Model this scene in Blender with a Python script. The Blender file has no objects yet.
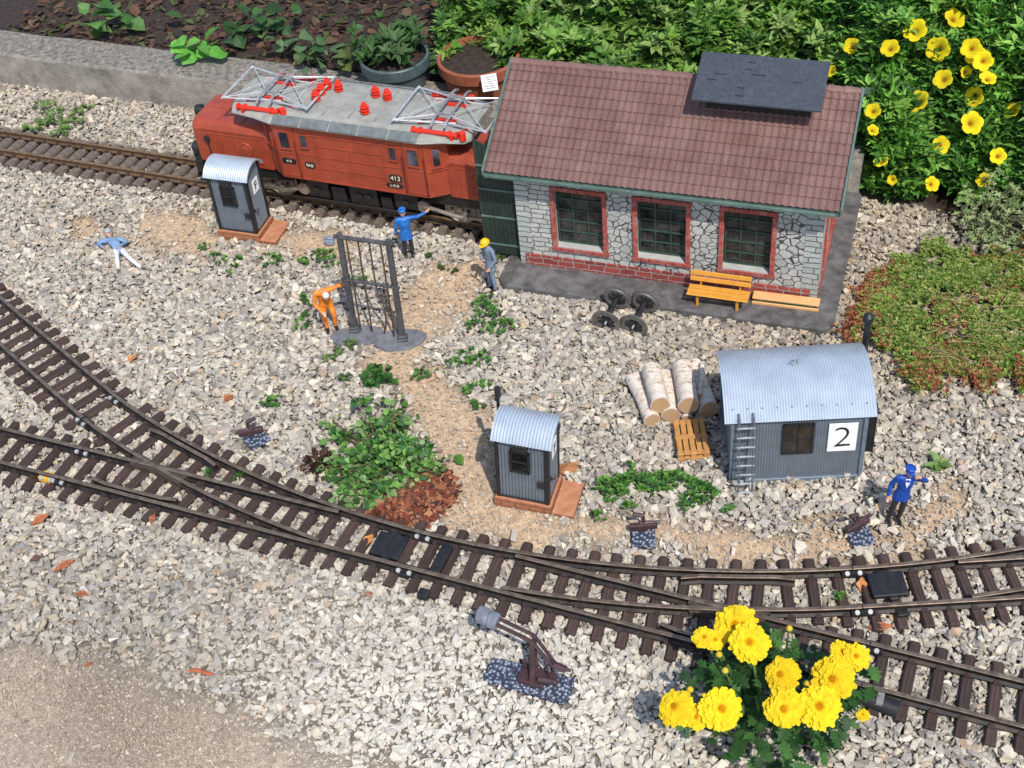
import bpy, bmesh, math, random
import numpy as np
from mathutils import Vector, Matrix, Euler
random.seed(7); RNG = np.random.default_rng(7)
sc = bpy.context.scene
COL = sc.collection
R = math.radians

# ------------------------------------------------------------------ camera
# one unit = one metre at the model railway's scale (45 mm gauge = 1.0)
F_PX, PITCH, ROLL, CAM_H = 1264.8, R(43.118), R(6.6925), 21.9118
fwd = Vector((0, math.cos(PITCH), -math.sin(PITCH)))
upv = Vector((0, math.sin(PITCH), math.cos(PITCH)))
rgt = Vector((1, 0, 0))
cx_ = rgt*math.cos(ROLL) - upv*math.sin(ROLL)
cy_ = rgt*math.sin(ROLL) + upv*math.cos(ROLL)
cam = bpy.data.cameras.new('camera'); camo = bpy.data.objects.new('camera', cam); COL.objects.link(camo)
m = Matrix.Identity(4)
for i in range(3):
    m[i][0], m[i][1], m[i][2] = cx_[i], cy_[i], -fwd[i]
m[2][3] = CAM_H
camo.matrix_world = m
cam.sensor_width = 36; cam.lens = F_PX/1024*36; cam.clip_start = .1; cam.clip_end = 2000
sc.camera = camo
CAM = Vector((0, 0, CAM_H))

# ------------------------------------------------------------------ light
SUN_DIR = Vector((.17, -.55, .80)).normalized()     # towards the sun
world = bpy.data.worlds.new('World'); sc.world = world; world.use_nodes = True
nt = world.node_tree; bg = nt.nodes['Background']
sky = nt.nodes.new('ShaderNodeTexSky'); sky.sky_type = 'NISHITA'; sky.sun_disc = False
sky.sun_elevation = math.asin(SUN_DIR.z); sky.sun_rotation = math.atan2(SUN_DIR.x, SUN_DIR.y)
nt.links.new(sky.outputs[0], bg.inputs[0]); bg.inputs[1].default_value = .15
sun = bpy.data.lights.new('sun', 'SUN'); suno = bpy.data.objects.new('sun', sun); COL.objects.link(suno)
sun.energy = 3.5; sun.angle = R(.5); sun.color = (1, .955, .88)
suno.rotation_euler = (-SUN_DIR).to_track_quat('-Z', 'Y').to_euler()
suno.location = (0, 0, 40)
sc.view_settings.view_transform = 'Standard'; sc.view_settings.look = 'None'
sc.view_settings.gamma = 1; sc.view_settings.use_curve_mapping = False
sc.view_settings.exposure = .38
sc.render.engine = 'CYCLES'
sc.cycles.max_bounces = 6

# ------------------------------------------------------------------ helpers
def at(px, py, z=0.0):
    """the point at height z under a pixel of the photograph"""
    qx, qy = (px-512)/F_PX, (py-384)/F_PX
    a = qx*math.cos(ROLL) - qy*math.sin(ROLL); b = qx*math.sin(ROLL) + qy*math.cos(ROLL)
    D = fwd + rgt*a - upv*b
    return CAM + D*((z-CAM_H)/D.z)

def px_of(P):
    v = P - np.array(CAM)
    dz = v@np.array(fwd); a = v@np.array(rgt)/dz; b = -(v@np.array(upv))/dz
    return 512+F_PX*(a*math.cos(ROLL)+b*math.sin(ROLL)), 384+F_PX*(-a*math.sin(ROLL)+b*math.cos(ROLL))

def noise2(x, y, scale, seed):
    """smooth value noise in 0..1 on numpy arrays"""
    g = np.random.default_rng(seed).random((97, 97))
    x = np.asarray(x, float)/scale+1000; y = np.asarray(y, float)/scale+1000
    xi = np.floor(x).astype(int); yi = np.floor(y).astype(int); fx = x-xi; fy = y-yi
    fx = fx*fx*(3-2*fx); fy = fy*fy*(3-2*fy)
    G = lambda i, j: g[i % 97, j % 97]
    return (G(xi, yi)*(1-fx)+G(xi+1, yi)*fx)*(1-fy) + (G(xi, yi+1)*(1-fx)+G(xi+1, yi+1)*fx)*fy

def N(nt, kind, **kw):
    n = nt.nodes.new(kind)
    for k, v in kw.items(): setattr(n, k, v)
    return n

def newmat(name, rough=.7, metal=0.0, spec=.5):
    mt = bpy.data.materials.new(name); mt.use_nodes = True
    p = mt.node_tree.nodes['Principled BSDF']
    p.inputs['Roughness'].default_value = rough; p.inputs['Metallic'].default_value = metal
    p.inputs['Specular IOR Level'].default_value = spec
    return mt, mt.node_tree, p

def mat(name, col, rough=.7, metal=0.0, var=.25, scale=6.0, bump=.0, bscale=40.0, dirt_or_glint=None, dirt_or_glint_amt=.35, spec=.5, dscale=2.5, vec=None):
    """plain surface with noise mottling, optional dirt patches and bump"""
    mt, nt, p = newmat(name, rough, metal, spec)
    tc = N(nt, 'ShaderNodeTexCoord'); L = nt.links.new
    n1 = N(nt, 'ShaderNodeTexNoise'); n1.inputs['Scale'].default_value = scale; n1.inputs['Detail'].default_value = 6
    L(tc.outputs['Object'], n1.inputs['Vector'])
    ramp = N(nt, 'ShaderNodeValToRGB')
    c = np.array(col)
    ramp.color_ramp.elements[0].position = .3; ramp.color_ramp.elements[1].position = .7
    ramp.color_ramp.elements[0].color = (*np.clip(c*(1-var), 0, 1), 1); ramp.color_ramp.elements[1].color = (*np.clip(c*(1+var), 0, 1), 1)
    L(n1.outputs['Fac'], ramp.inputs['Fac']); out = ramp.outputs['Color']
    if dirt_or_glint is not None:
        n2 = N(nt, 'ShaderNodeTexNoise'); n2.inputs['Scale'].default_value = dscale; n2.inputs['Detail'].default_value = 8; n2.inputs['Roughness'].default_value = .7
        L(tc.outputs['Object'], n2.inputs['Vector'])
        r2 = N(nt, 'ShaderNodeValToRGB'); r2.color_ramp.elements[0].position = .48; r2.color_ramp.elements[1].position = .68
        r2.color_ramp.elements[1].color = (dirt_or_glint_amt, dirt_or_glint_amt, dirt_or_glint_amt, 1)
        L(n2.outputs['Fac'], r2.inputs['Fac'])
        mx = N(nt, 'ShaderNodeMix', data_type='RGBA'); L(r2.outputs['Color'], mx.inputs['Factor']); L(out, mx.inputs['A'])
        mx.inputs['B'].default_value = (*dirt_or_glint, 1); out = mx.outputs['Result']
    L(out, p.inputs['Base Color'])
    rr = N(nt, 'ShaderNodeMapRange'); rr.inputs['To Min'].default_value = max(0, rough-.12); rr.inputs['To Max'].default_value = min(1, rough+.12)
    L(n1.outputs['Fac'], rr.inputs['Value']); L(rr.outputs[0], p.inputs['Roughness'])
    if bump:
        n3 = N(nt, 'ShaderNodeTexNoise'); n3.inputs['Scale'].default_value = bscale; n3.inputs['Detail'].default_value = 5
        L(tc.outputs['Object'], n3.inputs['Vector'])
        b = N(nt, 'ShaderNodeBump'); b.inputs['Strength'].default_value = bump; b.inputs['Distance'].default_value = .03
        L(n3.outputs['Fac'], b.inputs['Height']); L(b.outputs[0], p.inputs['Normal'])
    return mt

def attr_mat(name, rough=.8, trans=0.0, bump=0.0, bscale=30, mottled=.25, spec=.3):
    """colour comes from the mesh's own 'col' attribute (a different stone or leaf colour each)"""
    mt, nt, p = newmat(name, rough, 0, spec); L = nt.links.new
    at_ = N(nt, 'ShaderNodeAttribute', attribute_name='col')
    tc = N(nt, 'ShaderNodeTexCoord')
    n1 = N(nt, 'ShaderNodeTexNoise'); n1.inputs['Scale'].default_value = bscale; n1.inputs['Detail'].default_value = 4
    L(tc.outputs['Object'], n1.inputs['Vector'])
    mr = N(nt, 'ShaderNodeMapRange'); mr.inputs['From Min'].default_value = .25; mr.inputs['From Max'].default_value = .75
    mr.inputs['To Min'].default_value = 1-mottled; mr.inputs['To Max'].default_value = 1+mottled
    L(n1.outputs['Fac'], mr.inputs['Value'])
    mul = N(nt, 'ShaderNodeVectorMath', operation='SCALE'); L(at_.outputs['Color'], mul.inputs[0]); L(mr.outputs[0], mul.inputs['Scale'])
    L(mul.outputs[0], p.inputs['Base Color'])
    if bump:
        b = N(nt, 'ShaderNodeBump'); b.inputs['Strength'].default_value = bump; b.inputs['Distance'].default_value = .02
        L(n1.outputs['Fac'], b.inputs['Height']); L(b.outputs[0], p.inputs['Normal'])
    if trans:
        t = N(nt, 'ShaderNodeBsdfTranslucent'); L(mul.outputs[0], t.inputs['Color'])
        mx = N(nt, 'ShaderNodeMixShader'); mx.inputs[0].default_value = trans
        L(p.outputs[0], mx.inputs[1]); L(t.outputs[0], mx.inputs[2]); L(mx.outputs[0], nt.nodes['Material Output'].inputs[0])
    return mt

class MB:
    """collects shapes and links them as ONE mesh object"""
    def __init__(s): s.v = []; s.f = []; s.m = []
    def add(s, vs, fs, m=0):
        o = len(s.v); s.v += [tuple(v) for v in vs]; s.f += [tuple(i+o for i in f) for f in fs]; s.m += [m]*len(fs); return s
    def box(s, c, d, m=0, rz=0.0, M=None):
        x, y, z = d[0]/2, d[1]/2, d[2]/2; cs, sn = math.cos(rz), math.sin(rz); vs = []
        for k in (-z, z):
            for i, j in ((-x, -y), (x, -y), (x, y), (-x, y)):
                vs.append(Vector((c[0]+i*cs-j*sn, c[1]+i*sn+j*cs, c[2]+k)))
        if M is not None: vs = [M@v for v in vs]
        return s.add(vs, [(3, 2, 1, 0), (4, 5, 6, 7), (0, 1, 5, 4), (1, 2, 6, 5), (2, 3, 7, 6), (3, 0, 4, 7)], m)
    def b2(s, x0, x1, y0, y1, z0, z1, m=0): return s.box(((x0+x1)/2, (y0+y1)/2, (z0+z1)/2), (abs(x1-x0), abs(y1-y0), abs(z1-z0)), m)
    def ring(s, c, ax, r, n, r2=None, ref=None):
        ax = Vector(ax).normalized(); u = ax.orthogonal() if ref is None else Vector(ref)
        u = (u-ax*u.dot(ax)).normalized(); w = ax.cross(u); r2 = r if r2 is None else r2
        return [Vector(c)+u*(r*math.cos(2*math.pi*k/n))+w*(r2*math.sin(2*math.pi*k/n)) for k in range(n)]
    def loft(s, rings, m=0, cap=True):
        n = len(rings[0]); vs = [p for r in rings for p in r]; fs = []
        for i in range(len(rings)-1):
            for k in range(n):
                a, b = i*n+k, i*n+(k+1) % n; fs.append((a, b, b+n, a+n))
        if cap: fs.append(tuple(range(n-1, -1, -1))); fs.append(tuple((len(rings)-1)*n+k for k in range(n)))
        return s.add(vs, fs, m)
    def cyl(s, p0, p1, r0, r1=None, n=12, m=0, cap=True):
        p0, p1 = Vector(p0), Vector(p1); r1 = r0 if r1 is None else r1; ax = p1-p0
        return s.loft([s.ring(p0, ax, r0, n), s.ring(p1, ax, r1, n)], m, cap)
    def tube(s, pts, r, n=6, m=0):
        pts = [Vector(p) for p in pts]; rs = r if isinstance(r, (list, tuple)) else [r]*len(pts); rings = []; ref = None
        for i, p in enumerate(pts):
            t = (pts[min(i+1, len(pts)-1)]-pts[max(i-1, 0)]).normalized()
            if ref is None: ref = t.orthogonal()
            ref = (ref-t*ref.dot(t)).normalized(); rings.append(s.ring(p, t, rs[i], n, ref=ref))
        return s.loft(rings, m)
    def lathe(s, prof, c=(0, 0, 0), n=20, m=0, ax=(0, 0, 1), cap=True):
        ax = Vector(ax).normalized(); c = Vector(c)
        return s.loft([s.ring(c+ax*z, ax, max(r, 1e-4), n) for r, z in prof], m, cap)
    def prism(s, poly, a, b, m=0, f=lambda u, v, w: (u, v, w)):
        """poly in (u,v), extruded from w=a to w=b; f maps to xyz"""
        n = len(poly); vs = [f(u, v, a) for u, v in poly]+[f(u, v, b) for u, v in poly]
        fs = [tuple(range(n-1, -1, -1)), tuple(range(n, 2*n))]+[(k, (k+1) % n, n+(k+1) % n, n+k) for k in range(n)]
        return s.add(vs, fs, m)
    def sphere(s, c, r, n=12, m=0, M=None):
        c = Vector(c); r = r if isinstance(r, (tuple, list)) else (r, r, r); h = n//2; vs = [(0, 0, -1)]; fs = []
        for i in range(1, h):
            a = -math.pi/2+math.pi*i/h
            for k in range(n): vs.append((math.cos(a)*math.cos(2*math.pi*k/n), math.cos(a)*math.sin(2*math.pi*k/n), math.sin(a)))
        vs.append((0, 0, 1)); top = len(vs)-1
        for k in range(n):
            fs.append((0, 1+(k+1) % n, 1+k)); fs.append((top, 1+(h-2)*n+k, 1+(h-2)*n+(k+1) % n))
            for i in range(h-2): a, b = 1+i*n+k, 1+i*n+(k+1) % n; fs.append((a, b, b+n, a+n))
        vs = [Vector((v[0]*r[0], v[1]*r[1], v[2]*r[2])) for v in vs]
        if M is not None: vs = [M@v for v in vs]
        return s.add([v+c for v in vs], fs, m)
    def build(s, name, mats, parent=None, smooth=False, bevel=0.0, seg=2, off=None):
        me = bpy.data.meshes.new(name); vs = s.v if off is None else [(v[0]-off[0], v[1]-off[1], v[2]-off[2]) for v in s.v]
        me.from_pydata(vs, [], s.f); mats = mats if isinstance(mats, (list, tuple)) else [mats]
        for x in mats: me.materials.append(x)
        if len(mats) > 1: me.polygons.foreach_set('material_index', s.m)
        bm = bmesh.new(); bm.from_mesh(me); bmesh.ops.recalc_face_normals(bm, faces=bm.faces); bm.to_mesh(me); bm.free()
        if smooth:
            me.polygons.foreach_set('use_smooth', [True]*len(me.polygons))
            try: me.set_sharp_from_angle(angle=R(38))
            except Exception: pass
        me.update()
        o = bpy.data.objects.new(name, me); COL.objects.link(o)
        if parent is not None: o.parent = parent
        if bevel:
            b = o.modifiers.new('bevel', 'BEVEL'); b.width = bevel; b.segments = seg; b.limit_method = 'ANGLE'; b.angle_limit = R(40)
        return o

def tag(o, label=None, cat=None, group=None, kind=None):
    if label: o['label'] = label
    if cat: o['category'] = cat
    if group: o['group'] = group
    if kind: o['kind'] = kind
    return o

def thing(name, label, cat, loc=(0, 0, 0), rot=(0, 0, 0), group=None):
    o = bpy.data.objects.new(name, None); COL.objects.link(o); o.location = loc; o.rotation_euler = rot
    o.empty_display_size = .1
    return tag(o, label, cat, group)

def link_mesh(name, me, parent=None, loc=(0, 0, 0), rot=(0, 0, 0), scale=(1, 1, 1)):
    o = bpy.data.objects.new(name, me); COL.objects.link(o); o.location = loc; o.rotation_euler = rot; o.scale = scale
    if parent is not None: o.parent = parent
    return o

def copy_tree(o, parent=None):
    c = o.copy(); COL.objects.link(c)
    if parent is not None: c.parent = parent
    for ch in [x for x in o.children]: copy_tree(ch, c)
    return c

def fast_mesh(name, V, faces_flat, counts, mats, col=None, parent=None, smooth=False, mi=None):
    """numpy arrays -> one mesh object; col is one colour per vertex"""
    me = bpy.data.meshes.new(name); V = np.asarray(V, np.float32); counts = np.asarray(counts, np.int32)
    me.vertices.add(len(V)); me.vertices.foreach_set('co', V.ravel())
    me.loops.add(len(faces_flat)); me.loops.foreach_set('vertex_index', np.asarray(faces_flat, np.int32))
    me.polygons.add(len(counts)); me.polygons.foreach_set('loop_start', np.r_[0, np.cumsum(counts)[:-1]].astype(np.int32))
    for x in (mats if isinstance(mats, (list, tuple)) else [mats]): me.materials.append(x)
    if mi is not None: me.polygons.foreach_set('material_index', np.asarray(mi, np.int32))
    me.polygons.foreach_set('use_smooth', np.full(len(counts), smooth))
    me.update(calc_edges=True); me.validate()
    if col is not None:
        a = me.attributes.new('col', 'FLOAT_COLOR', 'POINT'); c = np.ones((len(V), 4), np.float32); c[:, :3] = col
        a.data.foreach_set('color', c.ravel())
    o = bpy.data.objects.new(name, me); COL.objects.link(o)
    if parent is not None: o.parent = parent
    return o

def rand_rots(n, tilt=1.0, rng=RNG):
    """random rotations: a random turn about z, then a tilt up to `tilt` radians"""
    a = rng.random(n)*2*math.pi; t = rng.normal(0, tilt, n); b = rng.random(n)*2*math.pi
    def Rz(x): c, s_ = np.cos(x), np.sin(x); M = np.zeros((n, 3, 3)); M[:, 0, 0] = c; M[:, 0, 1] = -s_; M[:, 1, 0] = s_; M[:, 1, 1] = c; M[:, 2, 2] = 1; return M
    def Rx(x): c, s_ = np.cos(x), np.sin(x); M = np.zeros((n, 3, 3)); M[:, 1, 1] = c; M[:, 1, 2] = -s_; M[:, 2, 1] = s_; M[:, 2, 2] = c; M[:, 0, 0] = 1; return M
    return Rz(b)@Rx(t)@Rz(a)

def scatter(name, protos, pos, rots, scl, cols, material, parent=None, smooth=False):
    """many copies of a few small shapes, merged into one mesh"""
    V = []; Fl = []; Ct = []; C = []; off = 0; which = RNG.integers(0, len(protos), len(pos))
    for k, (pv, pf) in enumerate(protos):
        idx = np.where(which == k)[0]
        if not len(idx): continue
        v = np.einsum('nij,nkj->nki', rots[idx], pv[None]*scl[idx][:, None, :]) + pos[idx][:, None, :]
        nv = len(pv); V.append(v.reshape(-1, 3)); C.append(np.repeat(cols[idx], nv, 0))
        fl = np.concatenate([np.array(f) for f in pf]); ct = np.array([len(f) for f in pf])
        Fl.append((fl[None]+(off+np.arange(len(idx))*nv)[:, None]).ravel()); Ct.append(np.tile(ct, len(idx))); off += nv*len(idx)
    return fast_mesh(name, np.concatenate(V), np.concatenate(Fl), np.concatenate(Ct), material, np.concatenate(C), parent, smooth)

def hull(n, rng, flat=.62, cube=.35):
    """an angular crushed stone: the hull of random points"""
    p = rng.normal(size=(n, 3)); p /= np.linalg.norm(p, axis=1)[:, None]; p = p*(1-cube)+np.sign(p)*cube*.6
    p *= rng.uniform(.85, 1.1, (n, 1)); p *= np.array([1, rng.uniform(.6, .95), rng.uniform(flat-.2, flat+.15)])
    bm = bmesh.new()
    for q in p: bm.verts.new(q)
    bmesh.ops.convex_hull(bm, input=bm.verts); bmesh.ops.dissolve_limit(bm, angle_limit=R(14), verts=bm.verts, edges=bm.edges)
    lo = [v for v in bm.verts if not v.link_faces]; bmesh.ops.delete(bm, geom=lo, context='VERTS')
    bm.verts.ensure_lookup_table(); bm.verts.index_update()
    v = np.array([x.co[:] for x in bm.verts]); f = [[x.index for x in fc.verts] for fc in bm.faces]; bm.free()
    return v*.5, f

def text_obj(name, s, size, material, parent, loc, rot, depth=.004, thin=0.0):
    cu = bpy.data.curves.new(name, 'FONT'); cu.body = s; cu.size = size; cu.align_x = 'CENTER'; cu.align_y = 'CENTER'; cu.extrude = depth; cu.offset = thin
    t = bpy.data.objects.new('lettering_curve', cu); COL.objects.link(t)
    dg = bpy.context.evaluated_depsgraph_get(); me = bpy.data.meshes.new_from_object(t.evaluated_get(dg)); me.name = name
    bpy.data.objects.remove(t); me.materials.clear(); me.materials.append(material)
    return link_mesh(name, me, parent, loc, rot)

# leaf shapes (unit length along +y, lying in xy, folded a little)
def leaf(w=.32, fold=.12, bend=.15, tip=1.0):
    v = np.array([[0, 0, 0], [-w*.75, .3, fold*.8], [0, .35, 0.02], [w*.75, .3, fold*.8], [-w*.7, .65, fold*.7-bend*.3], [0, .68, -bend*.35], [w*.7, .65, fold*.7-bend*.3], [0, tip, -bend]])
    return v, [[0, 2, 1], [0, 3, 2], [1, 2, 5, 4], [2, 3, 6, 5], [4, 5, 7], [5, 6, 7]]
def rosette(k, up=.5, w=.3, rng=RNG, l=1.0):
    """several leaves from one point"""
    V = []; Fs = []
    for i in range(k):
        v, f = leaf(w*rng.uniform(.8, 1.2), .1, rng.uniform(.05, .3)); v = v*l*rng.uniform(.7, 1.1)
        t = up*rng.uniform(.5, 1.5); a = 2*math.pi*(i+rng.uniform(-.3, .3))/k
        c, s = math.cos(t), math.sin(t); v = v@np.array([[1, 0, 0], [0, c, -s], [0, s, c]]).T
        c, s = math.cos(a), math.sin(a); v = v@np.array([[c, -s, 0], [s, c, 0], [0, 0, 1]]).T
        o = sum(len(x) for x in V); V.append(v); Fs += [[q+o for q in g] for g in f]
    return np.concatenate(V), Fs
# ------------------------------------------------------------------ frames of reference
TH = .4464; D_M = Vector((math.cos(TH), -math.sin(TH), 0)); N_M = Vector((math.sin(TH), math.cos(TH), 0)); OFF_M = 15.2153
TT = .4391; D_T = Vector((math.cos(TT), -math.sin(TT), 0)); N_T = Vector((math.sin(TT), math.cos(TT), 0)); OFF_T = 27.4279
CA = N_M*(OFF_M+27.75)+D_M*(-9.8); RA, SA = 27.75, -9.8
CC = N_M*(OFF_M+25.75)+D_M*(-10.3); RC, SC = 25.75, -10.3
BX, BY, BRZ = .657, 28.031, -.397
def bld_local(x, y):
    dx, dy = x-BX, y-BY; c, s = math.cos(BRZ), math.sin(BRZ); return c*dx+s*dy, -s*dx+c*dy
WX, WY, WRZ = 4.729, 19.259, -.105

# ------------------------------------------------------------------ masks on the ground
def caps_mask(X, Y, pts, soft=.25):
    """pts: pixel x, pixel y, radius; a chain of round patches"""
    m_ = np.zeros_like(X); P = [(at(a, b), r) for a, b, r in pts]
    for i in range(len(P)):
        (p, r0), (q, r1) = P[i], P[min(i+1, len(P)-1)]
        dx, dy = q.x-p.x, q.y-p.y; l2 = dx*dx+dy*dy+1e-9
        t = np.clip(((X-p.x)*dx+(Y-p.y)*dy)/l2, 0, 1); dd = np.hypot(X-p.x-t*dx, Y-p.y-t*dy); rr = r0+(r1-r0)*t
        m_ = np.maximum(m_, np.clip((rr-dd)/soft+.5, 0, 1))
    return m_
SAND = [[(470, 268, .5), (448, 285, .9), (425, 310, 1.0), (410, 335, .9), (392, 362, .75), (420, 385, .85), (445, 410, .9), (452, 435, .9), (472, 470, .85), (470, 500, .9), (500, 525, .6), (555, 527, .5), (600, 532, .5)],
        [(600, 530, .5), (640, 528, .35), (690, 540, .5), (740, 548, .55), (800, 545, .5), (850, 545, .6), (905, 540, .5), (945, 515, .6), (955, 495, .5)],
        [(150, 228, .7), (180, 232, .9), (205, 240, .6)], [(285, 240, .6), (320, 240, .5), (345, 250, .4)], [(85, 225, .3), (92, 230, .3)]]
def sand_mask(X, Y):
    m_ = np.zeros_like(X); wob = (noise2(X, Y, .9, 3)-.5)*1.1+(noise2(X, Y, .3, 4)-.5)*1.0
    for ch in SAND: m_ = np.maximum(m_, caps_mask(X, Y, ch, .8))
    return np.clip(m_+wob*(m_ > 0)*(m_ < 1), 0, 1)
_ga, _gb, _gc = at(10, 628), at(140, 655), at(345, 735)
def grit_mask(X, Y):
    """the fine gritty strip at the front corner"""
    w = (noise2(X, Y, 1.1, 9)-.5)*.7
    lim = np.where(X < _gb.x, _ga.y+(X-_ga.x)/(_gb.x-_ga.x)*(_gb.y-_ga.y), _gb.y+(X-_gb.x)/(_gc.x-_gb.x)*(_gc.y-_gb.y))
    w = w+(noise2(X, Y, .35, 10)-.5)*.9; return np.clip((lim+w-Y)/1.3+.12, 0, 1)
def soil_mask(X, Y):
    m_ = caps_mask(X, Y, [(885, 165, 1.2), (930, 180, 1.6), (985, 210, 1.0), (1010, 250, 1.2)], .8)
    return np.clip(m_+(noise2(X, Y, .8, 5)-.5)*.5*(m_ > 0), 0, 1)

# ------------------------------------------------------------------ ground
xs = np.r_[-300, -120, -60, -35, np.arange(-26, 26.01, .2), 35, 60, 120, 300]
ys = np.r_[-200, -60, -10, np.arange(6, 52.01, .2), 70, 120, 300]
X, Y = np.meshgrid(xs, ys); sm = sand_mask(X, Y); gm = grit_mask(X, Y); so = soil_mask(X, Y)
Z = -.05+.07*(noise2(X, Y, 1.6, 1)-.5)+.09*sm+.10*gm+.05*so+(.035*sm+.03*gm)*(noise2(X, Y, .4, 2)-.5)
nx, ny = len(xs), len(ys)
ii = (np.arange(ny-1)[:, None]*nx+np.arange(nx-1)[None]).ravel()
quads = np.stack([ii, ii+1, ii+1+nx, ii+nx], 1)
def lerp(a, b, t): return np.asarray(a)[None, None]*(1-t[..., None])+np.asarray(b)[None, None]*t[..., None] if np.asarray(a).ndim == 1 else a*(1-t[..., None])+np.asarray(b)[None, None]*t[..., None]
gcol = lerp(np.array([.20, .178, .15]), np.array([.50, .36, .235]), sm); gcol = lerp(gcol, np.array([.45, .37, .285]), gm); gcol = gcol*(1-.40*gm*np.clip(noise2(X, Y, 1.3, 77)*1.6-.6, 0, 1))[..., None]; gcol = lerp(gcol, np.array([.035, .024, .018]), so); _dt = np.abs(X*N_T.x+Y*N_T.y-OFF_T); gcol = lerp(gcol, np.array([.075, .055, .04]), np.clip((1.0-_dt)/.15, 0, 1)*.9)  # dark soil between upper track sleepers; its colour also paints in the gap shade
mg, gnt, gp = newmat('ground', .95, 0, .15)
a_ = N(gnt, 'ShaderNodeAttribute', attribute_name='col'); tc = N(gnt, 'ShaderNodeTexCoord')
n1 = N(gnt, 'ShaderNodeTexNoise'); n1.inputs['Scale'].default_value = 9; n1.inputs['Lacunarity'].default_value = 2.6; n1.inputs['Detail'].default_value = 8; n1.inputs['Roughness'].default_value = .75
n2 = N(gnt, 'ShaderNodeTexVoronoi'); n2.inputs['Scale'].default_value = 16
gnt.links.new(tc.outputs['Object'], n1.inputs['Vector']); gnt.links.new(tc.outputs['Object'], n2.inputs['Vector'])
mr = N(gnt, 'ShaderNodeMapRange'); mr.inputs['From Min'].default_value = .3; mr.inputs['From Max'].default_value = .7; mr.inputs['To Min'].default_value = .5; mr.inputs['To Max'].default_value = 1.45
gnt.links.new(n1.outputs['Fac'], mr.inputs['Value'])
mv = N(gnt, 'ShaderNodeMapRange'); mv.inputs['To Min'].default_value = .85; mv.inputs['To Max'].default_value = 1.12; gnt.links.new(n2.outputs['Color'], mv.inputs['Value'])
mm = N(gnt, 'ShaderNodeMath', operation='MULTIPLY'); gnt.links.new(mr.outputs[0], mm.inputs[0]); gnt.links.new(mv.outputs[0], mm.inputs[1])
ms = N(gnt, 'ShaderNodeVectorMath', operation='SCALE'); gnt.links.new(a_.outputs['Color'], ms.inputs[0]); gnt.links.new(mm.outputs[0], ms.inputs['Scale'])
gnt.links.new(ms.outputs[0], gp.inputs['Base Color'])
bp_ = N(gnt, 'ShaderNodeBump'); bp_.inputs['Strength'].default_value = .7; bp_.inputs['Distance'].default_value = .04
gnt.links.new(n1.outputs['Fac'], bp_.inputs['Height']); gnt.links.new(bp_.outputs[0], gp.inputs['Normal'])
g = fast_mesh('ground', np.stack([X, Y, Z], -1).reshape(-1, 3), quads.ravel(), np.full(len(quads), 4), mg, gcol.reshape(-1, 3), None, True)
tag(g, 'bed of gravel and sand the railway is laid on', 'ground', kind='structure')

# raised planting bed behind the low wall
sb = MB(); P = lambda s, n_, z: (D_T*s+N_T*n_+Vector((0, 0, z)))[:]
gs = [-70+2*i for i in range(40)]; gn = [32.5+1.5*i for i in range(40)]
vs = [P(s, n_, 1.16+.12*noise2(s, n_, 1.3, 8)) for n_ in gn for s in gs]; k = len(gs)
sb.add(vs, [(j*k+i, j*k+i+1, (j+1)*k+i+1, (j+1)*k+i) for j in range(len(gn)-1) for i in range(k-1)])
tag(sb.build('soil', mat('soil', (.030, .018, .012), .95, var=.6, scale=5, bump=1, bscale=9)), 'dark earth of the planting bed behind the low wall', 'soil', kind='structure')
def on_soil(X, Y): return (X*N_T.x+Y*N_T.y > 31.1) & (X*D_T.x+Y*D_T.y < 8)

# ------------------------------------------------------------------ gravel (nobody could count it)
def inside_things(X, Y):
    bx, by = bld_local(X, Y); w = (bx > -.35) & (bx < 8.55) & (by > -.95) & (by < 5.2)
    c, s = math.cos(WRZ), math.sin(WRZ); wx, wy = c*(X-WX)+s*(Y-WY), -s*(X-WX)+c*(Y-WY)
    w |= (wx > .1) & (wx < 2.8) & (wy > .1) & (wy < 2.1)
    for cx, cy, rz, x0, x1, y0, y1 in FOOT:
        c, s = math.cos(rz), math.sin(rz); u, v = c*(X-cx)+s*(Y-cy), -s*(X-cx)+c*(Y-cy); w |= (u > x0) & (u < x1) & (v > y0) & (v < y1)
    return w
FOOT = [(-.601, 19.41, -.356, -.1, 1.82, -.1, 1.0), (-8.034, 31.201, -.358, -.1, 1.82, -.1, 1.0)]
for _q, _a, _b in (((257, 441), .30, .30), ((643.5, 539), .30, .30), ((860, 538), .30, .30), ((357, 338), .58, .36), ((399.5, 342), .58, .38), ((569, 468), .2, .15)):
    _p = at(*_q, .05); FOOT.append((_p.x, _p.y, 0, -_a, _a, -_b, _b))
_p = at(529, 680, .1); FOOT.append((_p.x, _p.y, -.44, -.92, .92, -.33, .33))
def track_dist(X, Y):
    s = X*D_M.x+Y*D_M.y; o = X*N_M.x+Y*N_M.y
    dm = np.abs(o-OFF_M)
    da = np.where(s < SA, np.abs(np.hypot(X-CA.x, Y-CA.y)-RA), 9); dc = np.where(s > SC, np.abs(np.hypot(X-CC.x, Y-CC.y)-RC), 9)
    dt = np.abs(X*N_T.x+Y*N_T.y-OFF_T); dt = np.where(X*D_T.x+Y*D_T.y < -11, dt, 9)
    return np.minimum(dm, np.minimum(da, dc)), dt
rs = np.random.default_rng(21)
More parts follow.
